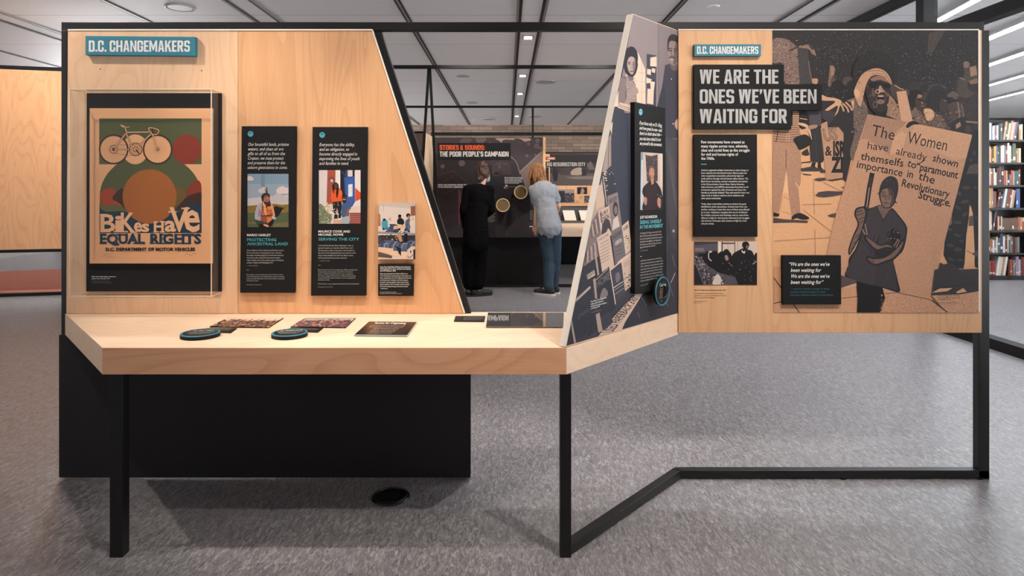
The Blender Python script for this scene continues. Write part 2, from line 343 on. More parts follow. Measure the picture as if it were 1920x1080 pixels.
class Pic:
    """a printed sheet: coloured shapes in thin ink layers on a plane, drawn in the photograph's pixels"""
    def __init__(s, plane, d, step=1.2e-5):
        s.pl, s.d, s.step, s.clip = plane, d, step, None; s.v, s.f, s.c = [], [], []
    def _add(s, polys, c, stag=False):
        s.d += s.step
        if len(c) == 3: c = col(*c, 0)
        else: c = (lin(c[0]), lin(c[1]), lin(c[2]), c[3])
        j = 0
        for P in polys:
            if s.clip: P = clipped(P, s.clip)
            if len(P) < 3: continue
            dd = s.d+(j % 5)*s.step*.4 if stag else s.d; j += 1
            i = len(s.v); s.v += [s.pl.at(x, y, dd) for x, y in P]; s.f.append(list(range(i, i+len(P)))); s.c.append(c)
        if stag: s.d += s.step*1.6
    def poly(s, p, c, sm=False):
        if isinstance(p, str): p = pts(p)
        s._add([spline(p) if sm else p], c); return s
    def rect(s, x0, y0, x1, y1, c): s._add([rect(x0, y0, x1, y1)], c); return s
    def ell(s, x, y, rx, ry, c, rot=0, a0=0, a1=360, n=36):
        r = math.radians(rot); P = []
        for i in range(n+(a1-a0 < 360)):
            t = math.radians(a0+(a1-a0)*i/n); u, w = rx*math.cos(t), ry*math.sin(t)
            P.append((x+u*math.cos(r)-w*math.sin(r), y+u*math.sin(r)+w*math.cos(r)))
        s._add([P], c); return s
    def ringe(s, x, y, rx, ry, wd, c, n=40, a0=0, a1=360, rot=0):
        r = math.radians(rot); Q = []
        pt = lambda t, k: (x+(rx-k)*math.cos(t)*math.cos(r)-(ry-k)*math.sin(t)*math.sin(r), y+(rx-k)*math.cos(t)*math.sin(r)+(ry-k)*math.sin(t)*math.cos(r))
        for i in range(n):
            t0, t1 = (math.radians(a0+(a1-a0)*j/n) for j in (i, i+1))
            Q.append([pt(t0, 0), pt(t1, 0), pt(t1, wd), pt(t0, wd)])
        s._add(Q, c); return s
    def line(s, p, wd, c, sm=False):
        if isinstance(p, str): p = pts(p)
        if sm:
            q = [p[0]]
            for i in range(len(p)-1):
                p0, p1, p2, p3 = (Vector(p[max(0, min(len(p)-1, i+k))]) for k in (-1, 0, 1, 2))
                for j in range(1, 6):
                    t = j/5; q.append(tuple(.5*((2*p1)+(p2-p0)*t+(2*p0-5*p1+4*p2-p3)*t*t+(3*p1-p0-3*p2+p3)*t**3)))
            p = q
        Q = []
        for a, b in zip(p, p[1:]):
            a, b = Vector(a), Vector(b); d = b-a
            if d.length < 1e-6: continue
            d.normalize(); n = Vector((-d.y, d.x))*wd/2; e = d*wd*.3
            Q.append([tuple(a-e+n), tuple(b+e+n), tuple(b+e-n), tuple(a-e-n)])
        s._add(Q, c, len(Q) > 1); return s
    def text(s, t, x0, yb, cap, c, x1=None, y1=None, bold=0, shear=0, smear=0, wf=1, align=0):
        tr, a, b = glyphs(t, bold, smear); k = cap/CAP; kx = k*wf
        if x1 is not None: kx = (math.hypot(x1-x0, (y1 or yb)-yb) if y1 else x1-x0)/(b-a)
        if align == 1: x0 = x0-(b-a)*kx/2
        th = math.atan2((y1 or yb)-yb, (x1 or x0+1)-x0) if y1 else 0
        P = []
        for T in tr:
            Q = []
            for x, y in T:
                u, w = (x-a)*kx+shear*y*k, -y*k
                Q.append((x0+u*math.cos(th)-w*math.sin(th), yb+u*math.sin(th)+w*math.cos(th)))
            P.append(Q)
        s._smear(P, c, smear*kx); return s
    def _smear(s, P, c, dx):
        for k in ((-dx, 0, dx) if dx else (0,)): s._add([[(x+k, y) for x, y in Q] for Q in P], c)
    def ltext(s, t, p0, p1, cap, c, bold=0, shear=0, smear=0):
        """a line whose baseline runs p0 to p1 while its letters stay upright in the picture (seen on a turned panel)"""
        tr, a, b = glyphs(t, bold, smear); k = cap/CAP; P = []
        for T in tr:
            Q = []
            for x, y in T:
                u = (x-a)/(b-a); Q.append((p0[0]+(p1[0]-p0[0])*u+shear*y*k, p0[1]+(p1[1]-p0[1])*u-y*k))
            P.append(Q)
        s._add(P, c); return s
    def flat(s, t, q, c, bold=0, smear=0):
        """text filling a quadrilateral q = top-left, top-right, bottom-right, bottom-left"""
        tr, a, b = glyphs(t, bold, smear); P = []; q = [Vector(v) for v in q]
        for T in tr:
            Q = []
            for x, y in T:
                u, w = (x-a)/(b-a), 1-y/CAP
                Q.append(tuple((q[0]*(1-u)+q[1]*u)*(1-w)+(q[3]*(1-u)+q[2]*u)*w))
            P.append(Q)
        s._add(P, c); return s
    def caps(s, t, x0, x1, y0, y1, c, gap=.075):
        """title lettering fitted to the box x0..x1, y0 (top)..y1 (baseline)"""
        W_ = sum(CAPS[k][0]+gap for k in t)-gap; kx, ky = (x1-x0)/W_, y1-y0; x = 0; P = []
        for k in t:
            P += [[(x0+(x+u)*kx, y1-v*ky) for u, v in q] for q in CAPS[k][1]]; x += CAPS[k][0]+gap
        s._add(P, c, True); return s
    def para(s, lines, x0, y0, dy, cap, c, wf=.86, bold=0, shear=0, x1=None):
        for i, t in enumerate(lines):
            if t: s.text(t, x0, y0+i*dy, cap, c, bold=bold, shear=shear, wf=wf)
        return s
    def glyph(s, ch, x0, x1, y0, y1, c, bold=.02, smear=0):
        tr, a, b = glyphs(ch, bold, smear); ys = [p[1] for T in tr for p in T]; lo, hi = min(ys), max(ys)
        s._add([[(x0+(x-a)/(b-a)*(x1-x0), y1-(y-lo)/(hi-lo)*(y1-y0)) for x, y in T] for T in tr], c); return s
    def blot(s, n, x0, y0, x1, y1, cols, r0=1, r1=3, seed=1, poly=None):
        """n small ragged flecks"""
        R = random.Random(seed); by = {}
        for _ in range(n):
            x, y, r = R.uniform(x0, x1), R.uniform(y0, y1), R.uniform(r0, r1); k = R.randint(4, 6); a = R.uniform(0, 6)
            by.setdefault(R.randrange(len(cols)), []).append([(x+r*R.uniform(.5, 1.2)*math.cos(a+6.28*i/k), y+r*R.uniform(.4, .9)*math.sin(a+6.28*i/k)) for i in range(k)])
        for i, P in by.items(): s._add(P, cols[i], True)
        return s
    def build(s, name, parent=None, mat='print', **k):
        me = bpy.data.meshes.new(name); me.from_pydata(s.v, [], s.f)
        ca = me.color_attributes.new('Col', 'FLOAT_COLOR', 'CORNER'); i = 0; buf = []
        for f, c in zip(s.f, s.c): buf += list(c)*len(f)
        ca.data.foreach_set('color', buf)
        n = s.pl.n
        if me.polygons and sum(p.normal.dot(n)*p.area for p in me.polygons) < 0: me.flip_normals()
        return link(name, me, parent, (mat,), **k)
# ---------------------------------------------------------------- the setting
def struct(o, label=None, cat=None): return tag(o, label, cat, kind='structure')
struct(box('floor', 'linoleum', None, -10, 16, -5, 20.1, -.1, 0), 'grey marbled linoleum floor of the exhibition hall', 'floor')
struct(box('ceiling', 'ceiling_panels', None, -10, 16, -5, 20.1, CEIL, CEIL+.1), 'pale grey panelled ceiling with dark slots', 'ceiling')
struct(box('wall_back', 'brick', None, -10, 16, 20.1, 20.3, 0, CEIL), 'brown brick wall at the far end of the hall', 'wall')
struct(box('wall_left', 'white_wall', None, -10.2, -10, -3, 14, 0, CEIL), 'pale side wall of the hall beyond the wooden panels', 'wall')  # stopped short at both ends to let the added ground light in
struct(box('wall_front', 'slot_grey', None, -10, 8, -5.2, -5, 0, CEIL), 'plain grey wall behind the viewer, with windows to both sides', 'wall')  # added to keep the ground glow from reflecting in the acrylic
struct(box('wall_right', 'white_wall', None, 16, 16.2, -5, 20.3, 0, .25), 'low pale wall under the windows of the bookcase room', 'wall')  # kept low so the added ground light enters above it
def slot(n, x0, x1, strips):
    m = MB()
    for a, b, k in strips: m.mi = k; m.box(a, b, -5, 20.1, CEIL-.006-.004*k, CEIL+.01)
    struct(m.build('trim_%d' % n, ('slot_black', 'slot_grey')), 'dark slot running along the ceiling', 'ceiling slot')
n = 1
for cx in (-6.0, -2.915, .28, 3.43):                     # double slots with a strip for the lights between them
    slot(n, 0, 0, [(cx-.145, cx-.11, 0), (cx-.175, cx-.145, 1), (cx+.11, cx+.145, 0), (cx+.145, cx+.175, 1)]); n += 1
for cx in (-7.5, -4.37, -1.195, 1.92):
    slot(n, 0, 0, [(cx-.035, cx-.012, 0), (cx-.012, cx+.014, 1), (cx+.014, cx+.035, 0)]); n += 1
struct(box('wall_right_far', 'white_wall', None, 16, 16.2, 12, 20.3, .25, CEIL), 'pale side wall beyond the windows of the bookcase room', 'wall')  # closed here so less of the added light reaches the far ceiling
# glass wall on the right
GX = 4.2
g = thing('window_1', 'tall black-framed glass wall in front of the bookcase', 'glass wall', (GX, 4, 0), kind='structure')
box('glass_pane', 'window_glass', g, GX-.006, GX+.006, -5, 14.8, .09, CEIL-.08)
box('window_frame', 'black', g, GX-.05, GX+.07, -5, 14.8, 0, .09)
box('window_frame', 'black', g, GX-.05, GX+.07, -5, 14.8, 2.84, 2.95)
box('window_frame', 'black', g, GX-.05, GX+.07, -5, 14.8, CEIL-.08, CEIL)
for y in (-2.1, 2.12, 6.36, 10.6, 14.8): box('window_frame', 'black', g, GX-.06, GX+.08, y-.06, y+.06, 0, CEIL)
# pink carpet behind the left wooden wall
m = MB(); m.prism([(-9.9, 8.35, .001), (-5.2, 8.35, .001), (-5.2, 10.9, .001), (-6.9, 10.9, .001), (-7.7, 10.75, .001), (-8.6, 10.4, .001), (-9.9, 10.1, .001)], (0, 0, .012))
tag(m.build('carpet', 'carpet_pink'), 'dusty pink carpet on the floor under the wooden wall', 'carpet')
# wooden wall on the left, raised in a black frame
wp = thing('wooden_partition', 'tall birch partition in a black frame at the left edge', 'partition', (-6.9, 8.1, 0))
def slab(name, mat, parent, p, q, z0, z1, th, **k):
    p, q = Vector(p+(0,)), Vector(q+(0,)); d = (q-p).normalized(); nn = Vector((-d.y, d.x, 0))*th
    return MB().prism([p+Vector((0, 0, z0)), q+Vector((0, 0, z0)), q+nn+Vector((0, 0, z0)), p+nn+Vector((0, 0, z0))], (0, 0, z1-z0)).build(name, mat, parent, **k)
P0, P1 = (-7.6, 7.78), (-5.35, 8.32)
slab('panel_face', 'birch_far', wp, P0, P1, .60, 2.90, .05)
slab('frame_top', 'black', wp, P0, P1, 2.90, 2.95, .06); slab('frame_rail', 'black', wp, P0, P1, .56, .60, .06)
slab('floor_rail', 'black', wp, P0, P1, 0.0, .04, .06)
slab('post', 'black', wp, (-5.35, 8.32), (-5.31, 8.33), 0, 2.95, .06)
slab('post', 'black', wp, (-7.64, 7.77), (-7.6, 7.78), 0, 2.95, .06)
# ceiling fittings
for i, (px, py, lab) in enumerate([(990, 69, 'lit square downlight in the ceiling strip just behind the black top beam'), (980, 141, 'lit downlight in the middle ceiling strip between the two thin black beams'),
        (975, 175, 'lit downlight in the middle ceiling strip, just above the second thin black beam'), (969, 217, 'small lit downlight in the ceiling strip nearest the brick wall')]):
    p = Plane((0, 0, CEIL), (0, 0, -1)).at(px, py)
    t = thing('downlight', lab, 'downlight', (p.x, p.y, CEIL-.02), 'downlights in the ceiling strip')
    box('trim_frame', 'slot_grey', t, p.x-.07, p.x+.07, p.y-.09, p.y+.09, CEIL-.012, CEIL+.004)
    box('lamp_face', 'lamp_on', t, p.x-.05, p.x+.05, p.y-.065, p.y+.065, CEIL-.018, CEIL-.012)
for px, py, r, mt, lab in [(338, 13, .16, 'disc_grey', 'round grey ceiling speaker above the birch wall'), (1023, 153, .2, 'disc_grey', 'round grey ceiling speaker to the right of the lit strip'),
        (1338, 12, .07, 'disc_white', 'small round white ceiling sensor above the right board'), (868, 142, .12, 'disc_grey', 'small grey ceiling disc left of the lit strip'),
        (885, 192, .13, 'disc_grey', 'small grey ceiling disc left of the strip, between the thin beams'), (1003, 218, .2, 'disc_grey', 'flat grey ceiling disc beside the thin black post top'),
        (917, 223, .2, 'disc_grey', 'flat grey ceiling disc near the brick wall, left of the strip')]:
    p = Plane((0, 0, CEIL), (0, 0, -1)).at(px, py)
    t = thing('ceiling_speaker', lab, 'ceiling fitting', (p.x, p.y, CEIL-.02), 'round fittings in the ceiling')
    MB().cyl((p.x, p.y, CEIL+.002), (p.x, p.y, CEIL-.012), r*.86, r*.8).build('cover', mt, t)
    MB().ring((p.x, p.y, CEIL-.004), (0, 0, 1), r*.93, r*.07, 40, 8).build('rim', mt, t)

# ---------------------------------------------------------------- the exhibit: frame, boards, counter
ex = thing('exhibit_stand', 'large black steel frame holding the wooden exhibit boards and counter', 'frame', (-.1, 3.0, 0))
Y0, Y1 = 2.992, 3.032
zt = W(0, 42, 3).z; xl, xr = W(114.5, 0, 3).x, W(1853, 0, 3).x
def fr(name, px0, py0, px1, py1, y0=Y0, y1=Y1, **k):
    a, b = W(px0, py0, 3), W(px1, py1, 3); return box(name, 'rail_black', ex, a.x, b.x, y0, y1, b.z, a.z, bevel=.002, **k)
fr('top_beam', 117, 42, 1843, 57.5)
fr('post', 117, 57.5, 128, 630); fr('post', 1833, 57.5, 1853, 900)
sl = MB(); sl.prism([W(695, 56, 3)+Vector((0, -.002, 0)), W(714, 56, 3)+Vector((0, -.002, 0)), W(884, 590, 3)+Vector((0, -.002, 0)), W(868, 590, 3)+Vector((0, -.002, 0))], (0, .04, 0)).build('slanted_post', 'rail_black', ex, bevel=.002)
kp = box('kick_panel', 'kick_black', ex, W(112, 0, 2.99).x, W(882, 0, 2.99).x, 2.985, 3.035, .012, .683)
lz = .683
for px0, px1 in ((207, 231), (1050, 1071)):
    a, b = W(px0, 0, 2.36), W(px1, 0, 2.36); box('leg', 'rail_black', ex, a.x, b.x, 2.355, 2.40, 0, lz, bevel=.002)
box('floor_rail', 'rail_black', ex, W(1268, 0, 3).x, W(1853, 0, 3).x, 2.992, 3.032, .004, .042, bevel=.002)
MB().bar((.81, 3.012, .023), (.222, 2.378, .023), .04, .038).build('diagonal_rail', 'rail_black', ex, bevel=.002)
for px in (1580, 1836): 
    a = W(px, 0, 3).x; MB().cyl((a, 3.012, 0), (a, 3.012, .008), .025).build('foot', 'black', ex)
# left birch board, two sheets with a joint
lb = thing('display_board', 'birch display board with a slanted right edge and mounted poster', 'display board', tuple(W(420, 588, 3)))
DB = .012
board(WALL, pts('127,57 446,57 446,588 124,588'), 0, DB).build('board_sheet', 'birch_light', lb, bevel=.0015)
board(WALL, pts('446.6,57 697,57 870,588 446.6,588'), 0, DB).build('board_sheet', 'birch_b', lb, bevel=.0015)
board(WALL, pts('127,54.5 698,54.5 699,57 127,57'), 0, DB+.004).build('edge_strip', 'white_edge', lb)
board(WALL, pts('697,57 699,56 872,587 869,587'), 0, DB+.004).build('edge_strip', 'white_edge', lb)
for px, py in ((188, 129.5), (378, 132.5)): MB().cyl(WALL.at(px, py, DB), WALL.at(px, py, DB+.0015), .0028, n=12).build('screw_hole', 'black', lb)
# counter
ct = MB(); q = [(-2.093, 3.034), (-2.093, 2.998), W(192, 0, 2.35).xy, (B_.x-.0, 2.35), (.809, 2.9985), (.809, 3.034)]
ct.prism([(p[0], p[1], .683) for p in q], (0, 0, .0995))
ct.bm.faces.ensure_lookup_table()
for f_ in ct.bm.faces:
    if f_.normal.y < -.99 and f_.calc_center_median().y < 2.4: f_.material_index = 1
cto = ct.build('display_counter', ('birch_counter', 'birch_front'), bevel=.0015)
tag(cto, 'thick pale birch counter with slanted left end under the boards', 'counter')
# angled panel
ap = thing('angled_board', 'angled trapezoid panel with a photo mural of a bookshop', 'panel', (.5, 2.68, .7825))
poly = pts('1187,26 1271,57 1272.5,588 1062,650.5')
MB().prism([ANG.at(x, y, 0) for x, y in poly], -ANG.n*.031).build('board_sheet', 'birch_pale', ap)
p0, p1 = ANG.at(1062, 650.5), ANG.at(1187, 26)
MB().prism([p0, p1, p1-ANG.n*.031, p0-ANG.n*.031], Vector((-.67, -.74, 0))*.0015).build('edge_strip', 'white_edge', ap)
# right board
rb = thing('display_board', 'birch display board printed with a protest photo mural', 'display board', tuple(W(1556, 625, 3)))
board(WALL, pts('1272,56.5 1841,56.5 1841,624 1272,624'), 0, DB).build('board_sheet', 'birch', rb, bevel=.0015)
board(WALL, pts('1272,54.5 1836,54.5 1836,56.5 1272,56.5'), 0, DB+.003).build('edge_strip', 'white_edge', rb)
board(WALL, pts('1834.5,56.5 1838,56.5 1838,584 1834.5,584'), DB, DB+.003).build('edge_strip', 'white_edge', rb)
# title signs
def sign(poly, tbox, d0, d1, lab):
    c = WALL.at(poly[0][0]/2+poly[1][0]/2, poly[2][1], d0); t = thing('title_sign', lab, 'sign', tuple(c))
    board(WALL, poly, d0, d1).build('board', 'teal', t, bevel=.001)
    p = Pic(WALL, d1+.0004); p.caps('D.C. CHANGEMAKERS', tbox[0], tbox[1], tbox[2], tbox[3], (222, 220, 218)); p.build('lettering', t)
sign(pts('160,67 366,69 366,105 160,103'), (166.5, 356, 76, 97), DB, DB+.024, 'wide teal sign at the top of the left birch board')
sign(pts('1302,83 1427,83 1427,105 1302,105'), (1307, 1422, 87, 101), DB, DB+.022, 'small teal sign above the black heading on the right board')
# ---------------------------------------------------------------- mounted texts and pictures on the left board
WHT, CRM, TEAL, BLK = (226, 222, 216), (206, 200, 192), (70, 146, 156), (26, 24, 25)
def plate(name, lab, cat, plane, poly, d0, d1, mat='black_board', group=None, part='board', base=None):
    xs = [plane.at(x, y, d0) for x, y in poly]
    c = sum(xs, Vector())/len(xs); c.z = min(v.z for v in xs)
    t = thing(name, lab, cat, tuple(c), group); board(plane, poly, d0, d1).build(part, mat, t, bevel=.0008); return t
def pic(plane, d, fn, name, parent, mat='print'):
    p = Pic(plane, d); fn(p); return p.build(name, parent, mat)
def badge(p, x, y, r, c=(72, 152, 166)):
    p.ell(x, y, r, r, c); p.text('\u201c', x, y+r*.95, r*1.55, (18, 40, 46), align=1, bold=.02)
t = plate('text_board', 'tall black text panel with a photo of a person holding feathers', 'text panel', WALL, pts('453,236.5 555,236.5 553,549 450,549'), DB, DB+.018, group='tall quote panels')
def f(p):
    badge(p, 469.5, 251, 5.3)
    for i, s in enumerate(('Our bountiful lands, pristine', 'waters, and clean air are', 'gifts to all of us from the', 'Creator, we must protect', 'and preserve them for the', 'unborn generations to come.')):
        p.text(s, 464.5-i*.1, 273.5+i*8.65, 5.9, CRM, shear=.24, wf=.8, x1=(541, 531, 534, 531, 534, 538.5)[i])
    p.text('MARIO HARLEY', 463, 442.7, 4.1, WHT, x1=508, bold=.016)
    p.text('PROTECTING', 463, 452, 5, TEAL, x1=518, bold=.022); p.text('ANCESTRAL LAND', 463, 459.7, 5, TEAL, x1=540, bold=.022)
    p.para(["\u2018Since childhood, I have embraced and lived my culture.", "My focus has been on teaching the youth, educating", "the public, and advocating for the lands and waterways", "that make up the traditional Piscataway homeland", "which includes most of the western shore of Maryland,", "northern Virginia and Washington D.C.\u2019"], 462.7, 470.5, 4.65, 2.5, (182, 178, 172), wf=.85)
    p.text('\u2014 MARIO HARLEY', 462.7, 499, 1.7, (140, 136, 132)); p.rect(462.5, 506.2, 467, 506.9, (150, 150, 146))
    p.para(['Mario Harley is a citizen of the Piscataway Indian Tribe and a member', 'of the Wild Turkey Clan, and has diligently been involved in researching', 'and promoting his Tribal history. He is an active member in repatriating', 'the Piscataway culture.'], 462.3, 516, 3.75, 2.1, (176, 172, 168), wf=.79)
    p.text('Photograph by Kayla Sams', 462.3, 534.6, 1.8, (150, 148, 144))
pic(WALL, DB+.0183, f, 'lettering', t)
def f(p):
    p.clip = rect(464, 326, 541, 426); p.rect(464, 326, 541, 426, (134, 148, 160)); p.poly('464,326 541,326 541,345 464,345', (116, 138, 156, .04))
    p.poly('464,372 541,365 541,386 464,388', (178, 170, 168)); p.rect(489.5, 327, 496.5, 350, (104, 124, 142))
    p.poly('464,332 469,330 475,334 474,338 464,338', (196, 178, 168), 1); p.poly('518,357 522,352 530,349 536,352 541,352 541,362 530,363 521,363', (196, 182, 180), 1)
    p.poly('484,357 490,353 496,351 499,360 488,362', (178, 168, 168), 1); p.poly('510,372 516,364 524,363 533,368 541,371 541,378 512,378', (172, 166, 168), 1)
    p.poly('464,386 475,385 490,384 515,382 528,384 541,383 541,400 464,402', (120, 96, 46, .3)); p.blot(60, 464, 386, 541, 400, [(150, 116, 44), (84, 72, 34), (60, 52, 30)], 1, 2.6, 2)
    p.rect(464, 399, 541, 426, (74, 84, 60, .35)); p.poly('464,417 490,416 490,419 464,419', (110, 92, 66, .2)); p.poly('512,418 541,416 541,426 512,426', (98, 92, 62, .4))
    p.poly('504,408 514,388 520,386 524,390 532,389 524,402 514,412', (22, 22, 26)); p.line('510,402 519,388', .7, (58, 58, 66)); p.line('514,405 526,391', .7, (48, 48, 58)); p.line('505,400 512,386', 1, (36, 34, 38))
    p.poly('489,381 482,386 478,400 479,412 490,418 500,416 498,382', (156, 148, 156), 1); p.poly('485,390 491,398 489,408 484,404', (126, 120, 130))
    p.poly('491,380 503,378 512,383 515,398 516,408 508,426 486,426 490,404', (128, 72, 48)); p.poly('491,396 511,393 512,403 492,405', (172, 84, 46)); p.poly('500,384 508,382 510,392 502,394', (196, 120, 70))
    p.poly('492,380 496,379 501,403 497,405', (206, 144, 92)); p.poly('507,381 510,380 516,404 513,408', (200, 140, 92)); p.line('490,405 511,403', 1.6, (34, 26, 24))
    p.poly('500,408 510,407 507,420 502,422', (196, 112, 66)); p.blot(26, 492, 383, 513, 404, [(226, 196, 160), (54, 32, 26), (180, 60, 40)], .5, 1.2, 4)
    p.poly('478,412 488,414 500,418 500,426 486,426 480,418', (52, 62, 46), 1); p.poly('486,420 500,420 508,414 516,408 512,420 506,426 486,426', (26, 24, 28)); p.poly('494,420 501,421 505,424 502,426 494,423', (196, 140, 110))
    p.poly('510,404 518,408 516,412 510,410', (170, 164, 168))
    p.poly('495,377 506,375 508,386 500,388', (46, 34, 34)); p.ell(500.5, 371.5, 5.8, 8.2, (150, 96, 74)); p.poly('491,376 490,368 494,363 500,362 505,364 506,370 504,368 498,366 495,371 494,379', (40, 36, 34), 1); p.poly('497,368 500,367.5 500,369 497,369.5', (40, 26, 24)); p.poly('502.5,367.5 505,368 505,369.2 502.5,369', (40, 26, 24)); p.line('498.5,376 503,376', .7, (90, 44, 38)); p.line('500.8,369 502,373.2', .9, (184, 126, 98)); p.poly('494,378 505,380 506,384 497,384', (52, 40, 44))
    p.line('499.5,362 497,355', 1.3, (30, 28, 30)); p.line('500.5,362 500.2,352', 1.6, (30, 28, 30))
pic(WALL, DB+.0183, f, 'photograph', t)
t = plate('text_board', 'tall black text panel with a photo of two people by a blue door', 'text panel', WALL, pts('586,238 689,238 686,554.5 583,554.5'), DB, DB+.018, group='tall quote panels')
def f(p):
    badge(p, 604, 253, 5.3)
    for i, s in enumerate(('Everyone has the ability,', 'and an obligation, to', 'become directly engaged in', 'improving the lives of youth', 'and families in need.')):
        p.text(s, 598.8-i*.1, 274+i*8.75, 5.9, CRM, shear=.24, x1=(664.5, 654, 669, 673.5, 653.5)[i])
    p.text('MAURICE COOK AND', 597, 436, 4.1, WHT, x1=656.5, bold=.016); p.text('MICHAEL HOWE', 597, 442, 4.1, WHT, x1=643.5, bold=.016)
    p.text('SERVING THE CITY', 597, 451, 5, TEAL, x1=673.5, bold=.022)
    p.para(["\u2018I think that the best part about Washington is that, at", "least when I grew up, it was about Black Power. And I", "felt that power, I swam in that power. And it helped me", "take care of a lot of people along the way. And one of the", "things I always wanted to do was to be able to ensure", "that everyone had the same basic resources.\u2019"], 596.6, 461.5, 4.65, 2.5, (184, 180, 174), wf=.82)
    p.text('\u2014 MAURICE COOK', 596.6, 490, 1.7, (140, 136, 132)); p.rect(596.6, 497, 601, 497.7, (150, 150, 146))
    p.para(['Maurice Cook moved to D.C. permanently in 1989 to attend Howard', 'University and is a lead organizer with the Ward 6 Mutual Aid', 'network. In 2020, he founded Serve Your City, an organization', 'that strives to engage underserved D.C. students through inquiring', 'programming across a range of academics, community engagement,', 'and athletic activities.', '', 'Michael Howe is a youth organizer with One DC and Ward 6 Mutual Aid.'], 596.4, 507, 3.75, 2.1, (178, 174, 170), wf=.84)
    p.text('Photograph by Kayla Sams', 596.4, 538.8, 1.8, (150, 148, 144))
pic(WALL, DB+.0183, f, 'lettering', t)
def f(p):
    p.clip = rect(598, 319, 676, 419.5); p.rect(598, 319, 676, 419.5, (196, 184, 182)); p.poly('614,319 629,319 628,385 612,392', (156, 78, 62)); [p.line([(614, y), (629, y+1)], .5, (122, 58, 48)) for y in range(322, 386, 3)]
    p.poly('629,319 638,319 638,352 629,352', (206, 198, 196)); p.poly('638,319 665,319 665,384 645,384 638,370', (34, 32, 36)); p.rect(652, 319, 661, 331, (196, 184, 180)); p.line('640,322 650,331', 1, (70, 84, 120)); p.rect(648, 319, 652, 332, (44, 62, 108))
    p.poly('645,332 665,331 665.5,380 660,388 648,388', (50, 78, 138)); p.rect(649, 336, 662, 384, (58, 88, 150)); p.poly('653,346 661,345 661,368 653,369', (202, 206, 208)); p.blot(14, 653, 347, 661, 367, [(160, 170, 180), (220, 222, 222)], .6, 1.4, 3)
    p.poly('665,319 676,319 676,362 666,352', (208, 196, 192)); p.poly('666,352 676,361 676,374 666,378', (196, 74, 42)); p.poly('666,378 676,373 676,392 658,392', (204, 196, 192))
    p.ringe(622, 337, 5, 5, 1.2, (60, 56, 58)); p.ell(622, 339, 3, 2.5, (180, 170, 168))
    p.poly('598,384 630,382 640,388 640,419.5 598,419.5', (202, 182, 168)); p.poly('657,388 676,386 676,399 657,399', (200, 180, 170)); p.poly('656,399 676,399 676,419.5 654,419.5', (132, 62, 54)); [p.line([(656, y), (676, y)], .6, (178, 150, 140)) for y in (402.5, 406, 409.5, 413, 416.5)]
    p.poly('612,398 640,396 640,402 612,402', (216, 202, 192)); p.poly('626,412 640,410 641,419.5 624,419.5', (196, 150, 130))
    p.poly('622,358 629,352 638,354 642,364 640,380 624,380 621,372', (204, 84, 44), 1); p.poly('636,354 642,363 641,371 637,366', (214, 92, 50))
    p.poly('624,379 640,377 641,385 639,400 634,400 632,390 630,402 626,400 624,388', (34, 30, 34)); p.poly('627,402 633,402 633,411 626,412', (30, 28, 32)); p.poly('635,400 640,400 639,409 634,409', (30, 28, 32)); p.ell(630, 411, 3, 1, (210, 200, 190)); p.ell(637, 411, 3, 1, (210, 200, 190))
    p.ell(629.5, 349, 4.6, 7.2, (90, 58, 46)); p.poly('624,357 623,348 627,343 632,343 635,348 634.5,360 632,372 630,362 631,355 629,350 627,356 626,364', (32, 26, 26), 1); p.ell(629.6, 348.5, 3, 4.4, (96, 64, 52)); p.line('628,347.5 631.4,347.5', .8, (30, 22, 22)); p.line('628.4,352 631,352', .6, (50, 26, 24))
    p.poly('643,379 650,376 657,380 658,390 654,396 655,402 650,408 641,406 640,394', (62, 84, 124), 1); p.poly('652,391 656,390 653,402 647,411 645,408', (126, 82, 62)); p.poly('640,410 654,405 656,414 652,419.5 640,419.5', (150, 158, 164), 1)
    p.ell(645.5, 372, 4.4, 7, (92, 58, 46)); p.poly('641,370 642,365 646,364 650,367 650,371 647,368 643,369', (28, 24, 26), 1); p.poly('642,374 649,374 648,380 643,380', (36, 26, 26), 1); p.line('643,374.4 647.6,374.4', 1, (226, 220, 214)); p.line('642.6,370 648,370', .8, (34, 26, 26))
    p.poly('598,384 606,386 612,396 620,402 622,412 614,419.5 598,419.5', (110, 116, 92, .4), 1); p.blot(90, 598, 386, 620, 419, [(66, 76, 54), (150, 156, 128), (88, 98, 70), (204, 200, 180)], .7, 1.9, 6); p.blot(40, 610, 378, 634, 402, [(196, 176, 140), (60, 52, 40), (214, 200, 180)], .7, 1.8, 8)
pic(WALL, DB+.0183, f, 'photograph', t)
